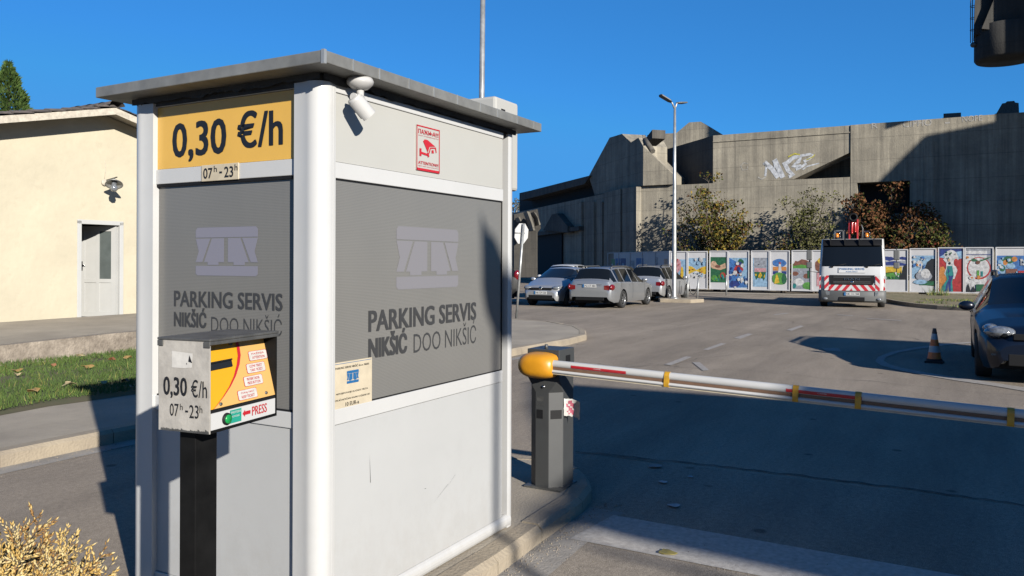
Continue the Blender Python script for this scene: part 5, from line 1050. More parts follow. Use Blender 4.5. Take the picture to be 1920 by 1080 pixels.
def car(label, cat, loc, head, paint, L=4.6, Wd=1.8, H=1.46, wb=2.65, fo=.88, hood=.98, belt=.93, cowl=1.05, roof_f=.25, roof_r=-1.75, tailz=.98, tail_x=.12, wr=.32, kind='wagon', plate='', rails=False, front=None, group=None, wagon_win=True):
    """x forward, y left, z up, origin on the ground below the middle. cowl/roof_f/roof_r: x of windscreen foot, roof front, roof rear"""
    o = thing('parked_car', label, cat, (0, 0, 0), head, group=group or 'cars parked around the road', grid=False); o.location = loc
    hl = L/2; xf = hl-fo; xr = xf-wb; w = Wd/2
    top = [(-hl, .62), (-hl+.02, tailz-.1), (-hl+.05, tailz), (-hl+tail_x, tailz+.02), (roof_r, H-.05), (roof_r+.5, H-.005), (roof_f-.5, H), (roof_f, H-.03), (cowl, hood+.05), (cowl+.1, hood), (hl-.6, hood-.1), (hl-.18, hood-.22), (hl-.04, hood-.36), (hl, .55)]
    hwt = [(-hl, w*.72), (-hl+tail_x, w*.78), (roof_r, w*.66), (roof_f, w*.68), (cowl, w*.80), (cowl+.12, w*.86), (hl-.2, w*.74), (hl, w*.6)]
    wid = [(-hl, w*.80), (-hl+.06, w*.90), (-hl+.25, w*.965), (-hl+.8, w), (hl-1.0, w), (hl-.4, w*.95), (hl-.15, w*.86), (hl-.04, w*.76), (hl, w*.68)]
    low = [(-hl, .42), (-hl+.04, .30), (-hl+.3, .22), (hl-.3, .2), (hl-.05, .22), (hl, .34)]
    beltt = [(-hl, .58), (-hl+.05, tailz-.14), (-hl+.3, belt+.04), (0, belt), (cowl, belt-.02), (cowl+.2, hood-.07), (hl-.5, hood-.19), (hl-.1, hood-.36), (hl, .5)]
    R_ = wr+.055
    xs = set([t[0] for t in top+wid])
    for c in (xf, xr):
        for k in range(-10, 11): xs.add(c+R_*math.sin(k/10*math.pi/2))
    x = -hl
    while x < hl: xs.add(round(x, 3)); x += .16
    pil = [roof_r+.02, roof_r+.12, (roof_r+roof_f)/2-.35, (roof_r+roof_f)/2-.28, (roof_r+roof_f)/2+.42, (roof_r+roof_f)/2+.5, cowl-.05, roof_f+.08]
    for p in pil: xs.add(p)
    xs = sorted(xs); xs = [a for i, a in enumerate(xs) if i == 0 or a-xs[i-1] > .006]
    rings = []
    for x in xs:
        zl = interp(low, x); zt = interp(top, x); W_ = interp(wid, x); tw = min(interp(hwt, x), W_*.97); zb = min(interp(beltt, x), zt-.03); ar = 0
        for c in (xf, xr):
            d = abs(x-c)
            if d < R_: ar = max(ar, wr+math.sqrt(max(0, R_*R_-d*d)))
        zl2 = max(zl, ar); z2 = max(.34, zl2+.05); z3 = max(.62, zl2+.09); z3 = min(z3, zb-.04); z2 = min(z2, z3-.02); zl2 = min(zl2, z2-.01)
        rings.append([(W_*.93 if ar < .3 else W_*.985, zl2), (W_*.985, z2), (W_, z3), (W_*.99, zb-.03), (W_*.955, zb), (tw+(W_*.955-tw)*.04, zt-.045 if zt-zb > .2 else zt-.02), (tw*.86, zt), (tw*.45, zt+.022), (0, zt+.03)])
    n = 9; body = MB(); gl = {}
    def P(i, j, s): y, z = rings[i][j]; return Vector((xs[i], y*s, z))
    roofm = (roof_r+roof_f)/2
    for i in range(len(xs)-1):
        xm = (xs[i]+xs[i+1])/2
        for j in range(n-1):
            for s in (1, -1):
                q = [P(i, j, s), P(i+1, j, s), P(i+1, j+1, s), P(i, j+1, s)]
                g = None
                if j == 4:
                    x_end = cowl-.08; xb = -hl+tail_x+.12 if wagon_win else roof_r-.3
                    if xb < xm < x_end and not any(abs(xm-p) < .04 for p in ((roofm-.315), (roofm+.46), roof_r+.07)): g = ('side_window', s)
                if j >= 5:
                    if roof_f+.04 < xm < cowl-.02 and j >= (6 if False else 5): g = ('windshield', 0)
                    if -hl+tail_x+.02 < xm < roof_r-.02: g = ('rear_window', 0)
                if g: gl.setdefault(g, MB()).add(q, [(0, 1, 2, 3)], 0, True)
                else: body.add(q, [(0, 1, 2, 3)], 0, True)
    for i in (0, len(xs)-1):
        body.add([P(i, j, 1) for j in range(n)]+[P(i, j, -1) for j in range(n-2, -1, -1)], [list(range(2*n-1))], 0)
    bo = body.build('body', paint, o); md = bo.modifiers.new('es', 'EDGE_SPLIT'); md.split_angle = R(34)
    for (nm, s), m in gl.items(): m.build(nm, 'glass', o)
    xm_ = (roof_r+roof_f)/2
    for xs_ in (cowl-.02, xm_+.46, xm_-.315-.35 if kind != 'hatch' else xm_-.35):
        i = min(range(len(xs)), key=lambda k: abs(xs[k]-xs_))
        for s in (1, -1):
            sm_ = MB(); vs = []
            for j in range(1, 5): y, z = rings[i][j]; vs += [(xs[i]-.007, s*(y+.004), z), (xs[i]+.007, s*(y+.004), z)]
            sm_.add(vs, [(2*k, 2*k+1, 2*k+3, 2*k+2) for k in range(3)]); sm_.build('door_seam', 'plastic', o)
    u = MB(); u.box((-hl+.2, -w*.76, .2), (hl-.25, w*.76, .62)); u.build('underbody', 'plastic', o)
    for c in (xf, xr):
        for s in (1, -1): wheel(o, c, s*(w-.115), wr, .21, s)
    for s in (1, -1):
        m = MB(); m.ell((cowl-.28, s*(w+.09), belt+.07), (.07, .115, .075), 12, 8); m.build('mirror', paint, o)
        hd = MB(); hd.prism([(cowl-.75, s*(w+.002), belt-.12), (cowl-.6, s*(w+.002), belt-.12), (cowl-.6, s*(w+.002), belt-.10), (cowl-.75, s*(w+.002), belt-.10)], (0, s*.02, 0)); hd.prism([(cowl-1.75, s*(w+.002), belt-.10), (cowl-1.6, s*(w+.002), belt-.10), (cowl-1.6, s*(w+.002), belt-.08), (cowl-1.75, s*(w+.002), belt-.08)], (0, s*.02, 0)); hd.build('door_handle', paint, o)
        m = MB(); hz = hood-.30 if front != 'vw' else hood-.285
        m.ell((hl-.20, s*w*.68, hz+.015), (.185, .20, .085), 18, 10); m.ell((hl-.36, s*w*.80, hz+.06), (.24, .10, .06), 14, 8); h = m.build('headlight', 'lamp', o)
        if front == 'vw':
            q = MB(); q.ell((hl-.07, s*w*.64, hz), (.05, .06, .055), 14, 8); q.build('lens', 'glass', h)
        m = MB(); zt2 = tailz-.22 if kind != 'tall' else tailz-.1
        if kind == 'tall': m.ell((-hl+.10, s*w*.86, tailz-.02), (.12, .07, .2), 12, 10)
        else:
            m.prism([(-hl-.004, s*w*.62, zt2-.07), (-hl-.004, s*w*.84, zt2-.09), (-hl-.004, s*w*.82, zt2+.09), (-hl+.004, s*w*.62, zt2+.075)], (.06, 0, 0)); m.ell((-hl+.16, s*w*.895, zt2+.01), (.19, .085, .115), 14, 10)
        m.build('tail_light', 'tail', o)
    # front and rear fittings
    f = MB(); f.box((hl-.07, -w*.52, hood-.36), (hl+.006, w*.52, hood-.275)); f.build('grille', 'plastic', o, .01); f = MB(); f.box((hl-.05, -w*.58, .27), (hl+.006, w*.58, .43)); f.build('lower_grille', 'plastic', o, .01)
    f = MB(); f.ell((hl-.0, 0, hood-.30), (.015, .07, .075), 14, 8); f.build('badge', 'chrome', o)
    if front == 'vw':
        f = MB()
        for s in (1, -1): f.box((hl-.22, s*w*.55, .40), (hl-.03, s*w*.80, .425)); 
        f.build('chrome_trim', 'chrome', o)
        for s in (1, -1): m = MB(); m.ell((hl-.10, s*w*.66, .33), (.05, .06, .05)); m.build('fog_lamp', 'lamp', o)
    for sgn, zz in ((1, .46), (-1, .76 if kind == 'wagon' else .5)):
        pl = MB(); xx = sgn*(hl+.010); pl.box((xx-.008, -.26, zz), (xx+.008, .26, zz+.115)); pp = pl.build('licence_plate', 'plate', o)
        t = MB(); xo = xx+sgn*.0095; t.poly([(xo, sgn*-.26, zz), (xo, sgn*-.20, zz), (xo, sgn*-.20, zz+.115), (xo, sgn*-.26, zz+.115)], 1)
        if plate: txt(t, plate, (xo, -sgn*.18, zz+.022), (0, sgn, 0), (0, 0, 1), .42, .07, 0, .02)
        t.build('lettering', ['ink', 'blue'], pp)
    b = MB(); b.box((-hl-.004, -w*.6, .30), (-hl+.05, w*.6, .40)); b.build('rear_diffuser', 'plastic', o, .01)
    if kind == 'wagon': b = MB(); b.box((-hl-.003, -w*.52, tailz-.12), (-hl+.01, w*.52, tailz-.11)); b.build('tailgate_trim', 'chrome', o)
    if rails:
        for s in (1, -1):
            m = MB(); yy = s*w*.62; m.tube([(roof_r+.15, yy, H-.03), (roof_r+.3, yy, H+.045), (roof_f-.35, yy, H+.055), (roof_f-.15, yy, H-.02)], .022, 8); m.build('roof_rail', 'darkmetal', o)
    return o
SIL = car_paint('silver_paint', (.66, .67, .68), .7); SIL2 = car_paint('cool_silver_paint', (.52, .535, .55), .7); DKB = car_paint('dark_blue_paint', (.004, .008, .02), .1); DKG = car_paint('dark_grey_paint', (.018, .019, .02), .3); WHC = mat('white_car_paint', (.58, .58, .57), .3, coat=.7)
HD = GRZ                                                # heading along +u
def cl(u, v): return tuple(g2w(u, v))
car('silver estate car seen from behind next to the silver hatchback', 'car', cl(26.15, 9.12), HD, SIL2, L=4.67, Wd=1.81, H=1.47, wb=2.69, fo=.9, roof_r=-1.85, roof_f=.2, cowl=.98, plate='PG·CF 484', rails=True)
car('silver hatchback facing the viewer with a dark diamond badge on its nose', 'car', cl(26.15, 11.25), HD+math.pi, SIL, L=4.06, Wd=1.73, H=1.45, wb=2.59, fo=.82, roof_r=-1.2, roof_f=.15, cowl=1.05, hood=.98, plate='NK·CM 528', kind='hatch', wagon_win=False)
car('grey estate car seen from behind beside the street lamp', 'car', cl(32.2, 9.3), HD, SIL, L=4.25, Wd=1.74, H=1.5, wb=2.6, fo=.85, roof_r=-1.7, roof_f=.1, cowl=.95, plate='NK·AB 21', kind='hatch', rails=True)
car('dark car hidden between the two silver cars in front', 'car', cl(31.3, 11.35), HD+math.pi, DKG, L=4.3, Wd=1.75, H=1.5, roof_r=-1.4, roof_f=.1, cowl=.95, kind='hatch')
car('white car whose roof shows behind the silver hatchback', 'car', cl(32.0, 14.0), HD+math.pi, WHC, L=4.3, Wd=1.75, H=1.55, roof_r=-1.4, roof_f=.1, cowl=.95, kind='hatch')
car('dark tall car with a red tail lamp partly hidden by the kiosk', 'car', cl(25.2, 15.35), HD+R(118), DKG, L=4.6, Wd=1.83, H=1.72, belt=1.08, hood=1.12, tailz=1.15, wr=.36, roof_r=-1.85, roof_f=.2, kind='tall', rails=True)
g = gd(1852, 706)
car('dark blue estate car facing the viewer beside the traffic cone', 'car', cl(12.6, -3.47), HD+math.pi, DKB, L=4.77, Wd=1.82, H=1.48, wb=2.71, fo=.92, roof_r=-1.9, roof_f=.1, cowl=1.0, rails=True, front='vw')
def build_truck():
    g = gd(1597, 577); c = g2w(g.x+.0, g.y); 
    ca, cb = Vector(g2w(*gxy(1541, 576.5))), Vector(g2w(*gxy(1660, 577)))
    o = thing('recovery_truck', 'white recovery truck with red and white chevrons and a red crane', 'truck', (0, 0, 0), R(-114), grid=False); o.location = (c.x, c.y, 0)
    # x forward (towards the viewer), y to the truck's left (viewer's right), z up; front at x = .0
    w = 1.15; zt = 2.60
    prof = [(-.02, .50), (.02, .9), (0, 1.26), (-.08, 1.54), (-.33, 2.34), (-.50, zt-.02), (-.8, zt), (-1.75, zt), (-1.75, .50)]
    n = 26; cb = MB()
    # rounded front corners in plan: stations across the width
    ys = [-w, -w+.03, -w+.09, -w+.2, -.5, 0, .5, w-.2, w-.09, w-.03, w]; inset = [.22, .11, .045, .015, .004, 0, .004, .015, .045, .11, .22]
    k = len(prof); vs = []
    for y, ins in zip(ys, inset):
        for (x, z) in prof[:7]: vs.append((x-ins, y*(1-.05*max(0, (z-1.4))/1.2), z))
    fs = [(i*7+j, (i+1)*7+j, (i+1)*7+j+1, i*7+j+1) for i in range(len(ys)-1) for j in range(6) if not (2 <= i <= len(ys)-4 and j == 3)]
    cb.add(vs, fs, 0, True)
    for s in (1, -1):
        e = 0.22
        pts = [(x-e, s*w*(1-.05*max(0, (z-1.4))/1.2), z) for x, z in prof[:7]]+[(-1.75, s*w*.95, zt), (-1.75, s*w, .62)]; cb.poly(pts)
    cb.poly([(-.8-.22, -w*.95, zt), (-.8-.0, 0, zt), (-.8-.22, w*.95, zt), (-1.75, w*.95, zt), (-1.75, -w*.95, zt)]); cb.poly([(-1.75, -w, .62), (-1.75, w, .62), (-1.75, w*.95, zt), (-1.75, -w*.95, zt)])
    cab = cb.build('cab', 'truckw', o); cab.modifiers.new('es', 'EDGE_SPLIT').split_angle = R(45)
    ws = MB(); fw = []
    i0, i1 = 2, len(ys)-3
    vs2 = [];
    for y, ins in list(zip(ys, inset))[i0:i1+1]:
        for (x, z) in prof[3:5]: vs2.append((x-ins-.012, y*(1-.05*max(0, (z-1.4))/1.2), z))
    m = len(vs2)//2; ws.add(vs2, [(2*i, 2*i+2, 2*i+3, 2*i+1) for i in range(m-1)], 0, True); ws.build('windshield', 'glass', o)
    for s in (1, -1):
        x = MB(); x.prism([(-.46, s*(w-.012), 1.5), (-.68, s*(w-.05), 2.35), (-1.5, s*(w-.05), 2.35), (-1.5, s*(w-.012), 1.45)], (0, s*.012, 0)); x.build('side_window', 'glass', o)
    vis = MB(); q = []
    for y, ins in list(zip(ys, inset))[2:-2]: q.append((-.30-ins, y*.97, 0))
    vis.add([(a, b, 2.32) for a, b, _ in q]+[(a-.14, b, 2.56) for a, b, _ in q]+[(a+.05, b, 2.33) for a, b, _ in q]+[(a-.08, b, 2.57) for a, b, _ in q], [(2*len(q)+i, 2*len(q)+i+1, 3*len(q)+i+1, 3*len(q)+i) for i in range(len(q)-1)]+[(len(q)+i, len(q)+i+1, 3*len(q)+i+1, 3*len(q)+i) for i in range(len(q)-1)], 0, True)
    for y in (-.75, -.25, .25, .75): vis.box((-.31, y-.02, 2.35), (-.22, y+.02, 2.58))
    vis.build('sun_visor', 'plastic', o)
    # black grille, chevrons, lettering
    gq = MB(); gq.prism([(.03, -.72, .86), (.03, .72, .86), (.03, .76, .96), (.008, .78, 1.22), (.008, -.78, 1.22), (.03, -.76, .96)], (.025, 0, 0)); gr = gq.build('grille', 'plastic', o, .008)
    sl = MB()
    for z in (.92, .97, 1.13, 1.18): sl.box((.045, -.64, z), (.057, .64, z+.012))
    sl.build('slat', 'gplastic', gr)
    t = MB(); txt(t, 'MAN', (.064, -.27, 1.03), (0, 1, 0), (0, 0, 1), .54, .085, 0, .02); t.build('lettering', 'chrome', gr)
    bd = MB(); bd.ell((.056, 0, .95), (.012, .06, .05), 12, 8); bd.build('badge', 'chrome', gr)
    ch = MB()
    def strip(y0, y1, z0, z1, xoff, dirn, n_):
        for i in range(n_):
            a = y0+(y1-y0)*i/n_; b = y0+(y1-y0)*(i+1)/n_
            ch.poly([(xoff, a, z0), (xoff, b, z0), (xoff, b, z1), (xoff, a, z1)], 1)
        sk = dirn*(z1-z0); wd = .135; y = y0-abs(sk)-.2
        while y < y1+abs(sk)+.2:
            pts = [(y, z0), (y+wd, z0), (y+wd+sk, z1), (y+sk, z1)]
            # clip to the strip
            def clip(P, f, val, keep):
                out = []
                for i in range(len(P)):
                    p, q_ = P[i], P[(i+1) % len(P)]; ip, iq = keep(p[0]), keep(q_[0])
                    if ip: out.append(p)
                    if ip != iq: tt = (val-p[0])/(q_[0]-p[0]); out.append((val, p[1]+(q_[1]-p[1])*tt))
                return out
            pts = clip(pts, 0, y0, lambda v: v >= y0); pts = clip(pts, 0, y1, lambda v: v <= y1) if pts else pts
            if len(pts) > 2: ch.poly([(xoff+.003, a, b) for a, b in pts], 0)
            y += 2*wd
    strip(-w+.20, -.80, .64, 1.20, .04, .9, 1); strip(.80, w-.20, .64, 1.20, .04, -.9, 1); strip(-.79, 0, .64, .85, .045, .8, 1); strip(0, .79, .64, .85, .045, -.8, 1)
    strip(-w+.02, -w+.19, .66, 1.20, -.055, .9, 1); strip(w-.19, w-.02, .66, 1.20, -.055, -.9, 1)
    ch.build('chevron_stripes', ['red', 'plate'], cab)
    lb = MB(); lb.prism([(.004, -.46, 1.30), (.004, .46, 1.30), (-.056, .46, 1.50), (-.056, -.46, 1.50)], (.012, 0, .006), 0)
    sl_ = Vector((-.06, 0, .2)).normalized(); txt(lb, 'PARKING SERVIS', (-.009, -.43, 1.41), (0, 1, 0), tuple(sl_), .86, .08, 1, .04); txt(lb, 'NIKŠIĆ', (.016, -.2, 1.325), (0, 1, 0), tuple(sl_), .40, .06, 1, .02)
    lb.build('name_board', ['plate', 'blue'], cab)
    # bumper
    bm = MB(); ysb = [-w-.02, -w+.02, -w+.12, 0, w-.12, w-.02, w+.02]; ib = [.25, .1, .02, 0, .02, .1, .25]; pz = [(-.06, .20), (.05, .26), (.08, .42), (.07, .60), (.02, .65)]
    bm.add([(x-i, y, z) for y, i in zip(ysb, ib) for x, z in pz], [(i*5+j, (i+1)*5+j, (i+1)*5+j+1, i*5+j+1) for i in range(6) for j in range(4)], 0, True)
    for s in (1, -1): bm.poly([(x-.25, s*(w+.02), z) for x, z in pz]+[(-.5, s*(w+.02), .65), (-.5, s*(w+.02), .4), (-.35, s*(w+.02), .20)])
    bp = bm.build('bumper', 'gplastic', o); md = bp.modifiers.new('es', 'EDGE_SPLIT'); md.split_angle = R(40)
    iv = MB(); iv.box((.04, -.44, .27), (.084, .44, .40)); iv.build('air_intake', 'plastic', bp)
    for s in (1, -1):
        h = MB(); h.prism([(.05, s*.78, .45), (-.02, s*1.08, .46), (-.02, s*1.08, .61), (.045, s*.78, .61)], (.035, 0, 0)); h.build('headlight', 'lamp', bp, .01)
        h = MB(); h.ell((.05, s*.92, .33), (.04, .09, .05), 12, 8); h.build('fog_lamp', 'lamp', bp)
        a = MB(); a.tube([(-.35, s*w, 2.25), (-.28, s*(w+.25), 2.30), (-.25, s*(w+.36), 2.25), (-.25, s*(w+.36), 1.35), (-.35, s*w, 1.3)], .016, 6); a.build('mirror_arm', 'plastic', o)
        a = MB(); a.box((-.32, s*(w+.36)-.1, 1.78), (-.2, s*(w+.36)+.1, 2.16)); a.box((-.32, s*(w+.36)-.1, 1.47), (-.2, s*(w+.36)+.1, 1.70)); a.build('mirror', 'gplastic', o, .03)
        bc = bpy.data.objects.new('beacon', None); COL.objects.link(bc); bc.parent = o; BASE[bc.name] = Vector((0, 0, 0))
        T = Matrix.Translation(Vector((-.7, s*.52-.02, zt))); MB().lathe([(0, .22), (.06, .2), (.07, .1), (.07, .06)], 14, T=T).build('lens', 'amber', bc); MB().lathe([(.08, .06), (.085, 0)], 14, T=T).build('base', 'plastic', bc)
        gd_ = MB(); gd_.tube([(-.7, s*.52-.13, zt), (-.7, s*.52-.13, zt+.22), (-.7, s*.52-.08, zt+.28), (-.7, s*.52+.04, zt+.28), (-.7, s*.52+.09, zt+.22), (-.7, s*.52+.09, zt)], .012, 6); gd_.build('guard', 'chrome', bc)
    lp = MB(); lp.box((.08, -.27, .46), (.097, .27, .575)); pl = lp.build('licence_plate', 'plate', bp)
    t = MB(); t.poly([(.099, -.27, .46), (.099, -.2, .46), (.099, -.2, .575), (.099, -.27, .575)], 1); txt(t, 'NK CG 208', (.0995, -.18, .48), (0, 1, 0), (0, 0, 1), .43, .075, 0, .02); t.build('lettering', ['ink', 'blue'], pl)
    wp = MB()
    for y in (-.7, .5): wp.tube([(-.07, y, 1.54), (-.11, y+.5, 1.64)], .012, 5); wp.box((-.09, y-.05, 1.50), (-.04, y+.05, 1.55))
    wp.build('wiper', 'plastic', o)
    # inside: seat backs, steering wheel seen through the glass are too dark to tell; chassis and flat bed
    c2 = MB(); c2.box((-6.4, -.42, .55), (-1.6, .42, .85)); c2.box((-6.6, -1.15, .88), (-2.6, 1.15, 1.0)); c2.box((-2.7, -1.15, 1.0), (-2.62, 1.15, 1.9)); c2.box((-1.75, -1.0, .4), (-.9, 1.0, .75)); c2.box((-2.4, -1.1, .45), (-1.85, -.6, .9)); c2.box((-2.4, .6, .45), (-1.85, 1.1, .9)); c2.build('flatbed', 'gplastic', o)
    for x in (-.95, -4.9):
        for s in (1, -1): wheel(o, x, s*(w-.14), .40, .25, s, .58, 6)
    cr = MB(); cr.box((-2.5, -.16, .9), (-2.2, .20, 2.1)); cr.box((-2.45, -.16, 2.0), (-2.25, -.10, 3.38)); cr.box((-2.45, .14, 2.0), (-2.25, .20, 3.42)); cr.box((-2.5, -.19, 3.0), (-2.3, .21, 3.15)); cr.tube([(-2.24, -.03, 3.3), (-2.24, -.04, 2.85)], .05, 10); cr.tube([(-2.24, .08, 3.3), (-2.24, .09, 2.9)], .045, 10); co = cr.build('crane', 'craner', o, .01)
    T = Matrix.Translation(Vector((-2.4, .01, 3.5))) @ Matrix.Rotation(R(90), 4, 'Y'); MB().lathe([(0, .12), (.10, .12), (.11, .25), (.16, .25), (.17, .2), (.17, -.1), (0, -.1)], 18, T=T).build('boom_end', 'plastic', co)
    hk = MB(); hk.tube([(-2.3, .3, 3.2), (-2.3, .36, 3.05), (-2.3, .32, 2.6)], .03, 6); hk.box((-2.4, -.7, 2.0), (-2.3, -.62, 3.0)); hk.box((-2.4, -.7, 2.95), (-2.3, -.3, 3.0)); hk.box((-2.4, -.38, 2.0), (-2.3, -.32, 3.0)); hk.build('crane_frame', 'gplastic', co)
build_truck()
# ================================================================ TREES
def leafcloud(mb, c, r, n, size, q, nm, flatten=1.0, up=0):
    for _ in range(n):
        while True:
            p = Vector((q.uniform(-1, 1), q.uniform(-1, 1), q.uniform(-1, 1)))
            if p.length < 1: break
        p = Vector(c)+Vector((p.x*r[0], p.y*r[1], p.z*r[2])); s = size*q.uniform(.6, 1.4)
        a = Vector((q.gauss(0, 1), q.gauss(0, 1), q.gauss(0, 1)+up)).normalized(); b = a.orthogonal().normalized(); b.rotate(Matrix.Rotation(q.random()*6.28, 3, a)); d = a.cross(b)
        mb.add([p-b*s*.5, p+d*s*.28, p+b*s*.5, p-d*s*.28], [(0, 1, 2, 3)], q.randrange(nm))
def tree(label, px, pyt, spread, n, size, cols, sd, u=44.4, stems=7, density=1.0, bare=.35, name='tree', vof=0):
    q = random.Random(sd); v, zt = pu(px, pyt, u); o = thing(name, label, 'tree', (u, v, 0), group='small trees behind the hoarding')
    tr = MB(); cr = MB(); tips = []
    for s in range(stems):
        a = q.random()*6.28; lean = q.uniform(.1, 1)*spread; hh = zt*q.uniform(.62, 1.0)*(1-.22*lean/spread)
        p0 = Vector((u+q.uniform(-.15, .15), v+q.uniform(-.15, .15), 0)); pts = [p0]; m = 7
        for i in range(1, m+1):
            t = i/m; pts.append(p0+Vector((math.cos(a)*lean*t**1.3*.45+q.gauss(0, .06), math.sin(a)*lean*t**1.3+q.gauss(0, .06), hh*t)))
        tr.tube(pts, [.06*(1-.85*i/m)+.008 for i in range(m+1)], 6)
        for i in range(2, m+1):
            for _ in range(3):
                d = Vector((q.gauss(0, .5), q.gauss(0, 1), q.uniform(.1, 1.0))).normalized(); ln = q.uniform(.35, 1.0)*(1.15-i/m*.6)*spread*.55; e = pts[i]+d*ln
                tr.tube([pts[i], pts[i]+d*ln*.5+Vector((0, 0, .05)), e], [.016, .011, .005], 4, cap=False); tips.append((pts[i].lerp(e, .5), ln, i/m)); tips.append((e, ln, i/m))
    k = max(1, int(n/len(tips)))
    for e, ln, t in tips:
        if q.random() < bare*t: continue
        leafcloud(cr, e, (.42, .42, .34), int(k*q.uniform(.4, 1.6)), size, q, len(cols))
    tr.build('trunk', 'bark', o); cr.build('crown', [lfm(c) for c in cols], o, keep=True)
Y1, Y2, G1, G2, B1, B2, B3 = (.29, .20, .035), (.19, .155, .035), (.10, .11, .025), (.05, .06, .018), (.17, .08, .035), (.11, .055, .03), (.22, .10, .045)
tree('bushy small tree with yellowing leaves close behind the street lamp', 1345, 322, 3.0, 11000, .17, [Y1, Y2, G1, G2, B2], 3, stems=12, bare=.5)
tree('low leafy part bare bush left of the street lamp', 1288, 385, 1.7, 1500, .18, [Y2, G1, B2, G2], 4, stems=6, bare=.5)
tree('pale thin birch-like tree with sparse grey green leaves', 1528, 330, 2.1, 6000, .14, [(.14, .14, .06), (.10, .10, .04), G1, (.2, .19, .1)], 5, stems=8, bare=.3)
tree('dense reddish brown tree behind the truck', 1650, 338, 2.3, 15000, .17, [B1, B2, B3, G2], 6, stems=12, bare=.1)
tree('greenish brown bush between the reddish tree and the shaded wall', 1730, 400, 1.5, 6000, .16, [B2, G1, (.10, .10, .03), G2], 8, stems=8, bare=.15)
tree('small bush with a red topped shoot at the shaded wall', 1748, 375, .5, 500, .17, [(.2,.04,.03), B3, G1, G2], 9, stems=3, bare=.1)
tree('low dark bush filling the gap left of the truck', 1470, 420, 1.5, 1500, .17, [G1, Y2, B2], 10, stems=6, bare=.5)
def conifer():
    q = random.Random(12); Y = 33; p = Vector((0, 0, HC))+ray(16, 115)*Y; g = w2g(p); zt = g.z
    o = thing('conifer_tree', 'dark green pointed conifer rising behind the cream house roof', 'tree', (g.x, g.y, 0)); MB().tube([(g.x, g.y, 0), (g.x, g.y, zt*.9)], [.25, .04], 8).build('trunk', 'bark', o)
    m = MB()
    for k in range(20000):
        t = q.random()**.6; z = zt-t*6.5; r = (.03+.38*(zt-z))*(1+.12*math.sin(z*9+q.random()))*q.uniform(.55, 1.05)**.5; a = q.random()*6.28
        r *= 1+.16*noise.noise((math.cos(a)*2.4, math.sin(a)*2.4, z*1.7))
        c = Vector((g.x+r*math.cos(a), g.y+r*math.sin(a), z)); s = q.uniform(.1, .2); d = Vector((math.cos(a), math.sin(a), q.uniform(.3, 1.4))).normalized(); b = d.orthogonal().normalized(); b.rotate(Matrix.Rotation(q.random()*6.28, 3, d))
        m.add([c-b*s*.45, c+d*s*.2-b*s*.1, c+d*s*1.1, c+b*s*.45], [(0, 1, 2, 3)], q.randrange(3))
    m.build('crown', [lfm((.075, .13, .03)), lfm((.11, .17, .045)), lfm((.05, .095, .025))], o, keep=True)
conifer()
def far_tree():
    q = random.Random(31); Y = 95; p = Vector((0, 0, HC))+ray(970, 372)*Y; g = w2g(p); o = thing('far_tree', 'hazy bare treetop far away left of the concrete wing', 'tree', (g.x, g.y, 0)); tr = MB(); cr = MB(); tr.tube([(g.x, g.y, 0), (g.x, g.y, g.z-1)], [.2, .05], 6)
    leafcloud(cr, (g.x, g.y, g.z-1.5), (1.4, 1.4, 1.6), 500, .3, q, 1); tr.build('trunk', 'bark', o); cr.build('crown', fl((.10, .11, .08)), o, keep=True)
far_tree()
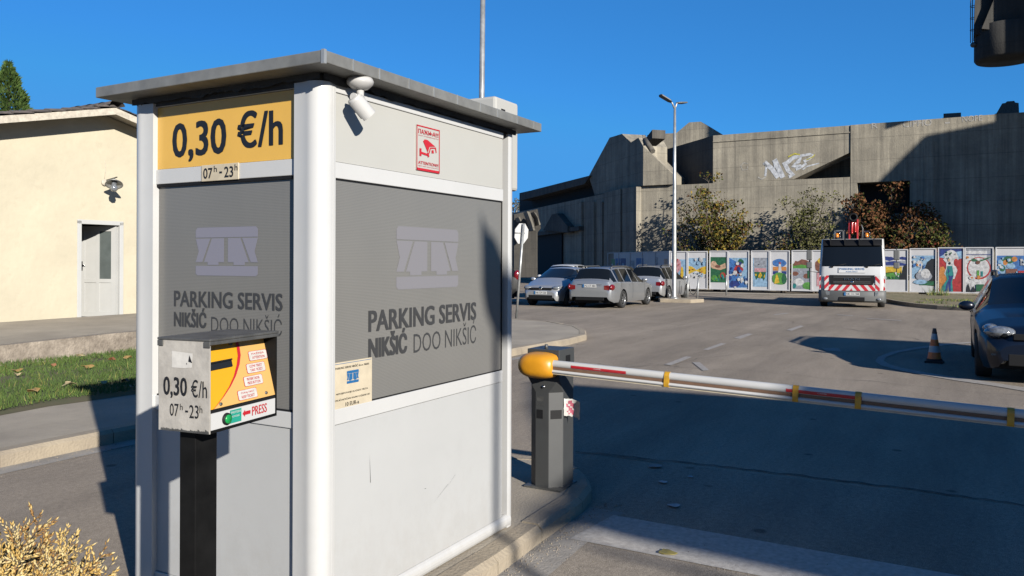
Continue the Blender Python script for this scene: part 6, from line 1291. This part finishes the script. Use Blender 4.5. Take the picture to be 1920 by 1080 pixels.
# ---- dry yellow conifer shrub in the near left corner
def dry_shrub():
    q = random.Random(5); Y = 1.95; p = Vector((0, 0, HC))+ray(15, 955)*Y; c = Vector((p.x-.05, p.y, 0)); zt = p.z
    o = thing('dry_shrub', 'yellowed dry thuja shrub standing alone by the near road', 'shrub', (0, 0, 0), 0, grid=False); o.location = c
    tw = MB(); lf = MB(); base = zt-.42
    def leaflet(b, dd, l, w, mi):
        x = dd.orthogonal().normalized(); x.rotate(Matrix.Rotation(q.random()*6.28, 3, dd)); y = dd.cross(x); e = b+dd*l; mm = b+dd*l*.45
        lf.add([b, mm+x*w, mm+y*w*.55, mm-x*w, mm-y*w*.55, e], [(0, 1, 2), (0, 2, 3), (0, 3, 4), (0, 4, 1), (5, 2, 1), (5, 3, 2), (5, 4, 3), (5, 1, 4)], mi, True)
    def sprig(p0, d, ln, n, mi0, lv):
        bend = Vector((q.gauss(0, .3), q.gauss(0, .3), q.gauss(.25, .25))); m = 6
        pts = [p0+d*(ln*t/m)+bend*(ln*.5*(t/m)**2) for t in range(m+1)]; tw.tube(pts, [.0032-.0022*t/m if lv == 0 else .0016 for t in range(m+1)], 4, cap=False)
        sd = d.orthogonal().normalized(); sd.rotate(Matrix.Rotation(q.random()*6.28, 3, d))
        for k in range(n):
            t = (k+q.random())/n*m; i0 = min(m-1, int(t)); b = pts[i0].lerp(pts[i0+1], t-i0); dl = (pts[i0+1]-pts[i0]).normalized(); sg = 1 if k % 2 else -1
            dd = (dl+sd*sg*q.uniform(.25, .75)+Vector((q.gauss(0, .18), q.gauss(0, .18), q.gauss(0, .18)))).normalized(); l = q.uniform(.010, .019)
            leaflet(b, dd, l, l*q.uniform(.17, .27), mi0 if q.random() < .65 else q.randrange(4))
        leaflet(pts[-1], (pts[-1]-pts[-2]).normalized(), .018, .0032, q.choice((0, 2)))
        if lv == 0:
            for k in range(5):
                i0 = 1+k % 5; sg = 1 if k % 2 else -1; sprig(pts[i0], (d*1.0+sd*sg*q.uniform(.6, 1.0)).normalized(), ln*q.uniform(.35, .6)*(1.2-i0*.12), 16, mi0, 1)
    for s in range(210):
        a = q.random()*6.28; el = q.uniform(-.1, 1.35); d = Vector((math.cos(a)*math.cos(el), math.sin(a)*math.cos(el), math.sin(el))); R0 = q.uniform(.08, .22)
        sprig(Vector((d.x*R0, d.y*R0, base+d.z*R0*1.15)), (d+Vector((q.gauss(0, .25), q.gauss(0, .25), q.gauss(.1, .25)))).normalized(), q.uniform(.09, .17), 26, q.choice((0, 0, 1, 2, 2, 3)), 0)
    tw.tube([(0, 0, 0), (0, 0, base)], [.03, .02], 8); tw.tube([(0, 0, base), (.02, .01, base+.2)], [.02, .006], 6)
    tw.build('trunk', 'bark', o); lf.build('foliage', [lfm((.66, .47, .18)), lfm((.56, .36, .11)), lfm((.70, .55, .27)), lfm((.34, .19, .07))], o, keep=True)
dry_shrub()
# ---- fallen leaves and bits of litter
def litter():
    q = random.Random(9); LM = [fl((.38, .24, .08)), fl((.45, .36, .2)), fl((.3, .12, .05))]
    spots = [('lawn', gd(x, y, .2)) for x, y in ((32, 697), (35, 704), (100, 687), (165, 690), (195, 719), (235, 716), (62, 735), (130, 722), (210, 675), (240, 672), (150, 668))]
    for k, (w, g) in enumerate(spots):
        m = MB(); s = q.uniform(.05, .1); a = q.random()*6.28; n = 9; pts = []
        for i in range(n): t = 2*math.pi*i/n; r = s*(1 if i % 2 else .62)*(1.2 if i == 0 else 1); pts.append((g.x+r*math.cos(t+a), g.y+r*.7*math.sin(t+a), .2+.02*math.sin(t*2+k)+.02))
        m.prism(pts, (0, 0, .004)); gtop(m, 'fallen_leaf', LM[k % 3], tuple(g), 'dry fallen leaf lying on the green lawn', 'leaf', 'fallen leaves on the lawn')
    for lab, px, py, s, c in (('dry yellow leaf lying on the white stop line', 1250, 1040, .05, (.30, .24, .04)), ('flat pale scrap of paper on the shaded lane nearest the barrier', 1243, 907, .035, (.42, .44, .46)), ('tiny pale scrap on the shaded lane', 1294, 897, .02, (.42, .44, .46)), ('pale scrap on the lane just above the stop line', 1265, 952, .04, (.36, .38, .40)), ('dark flattened scrap beside the barrier kerb', 1228, 877, .05, (.16, .15, .14))):
        g = gd(px, py); m = MB(); n = 10; m.prism([(g.x+s*(1+.3*q.uniform(-1, 1))*math.cos(6.283*i/n), g.y+s*(1+.3*q.uniform(-1, 1))*math.sin(6.283*i/n), .012+.004*q.random()) for i in range(n)], (0, 0, .003)); gtop(m, 'fallen_leaf' if 'leaf' in lab else 'paper_scrap', fl(c), (g.x, g.y, .01), lab, 'leaf' if 'leaf' in lab else 'litter')
litter()
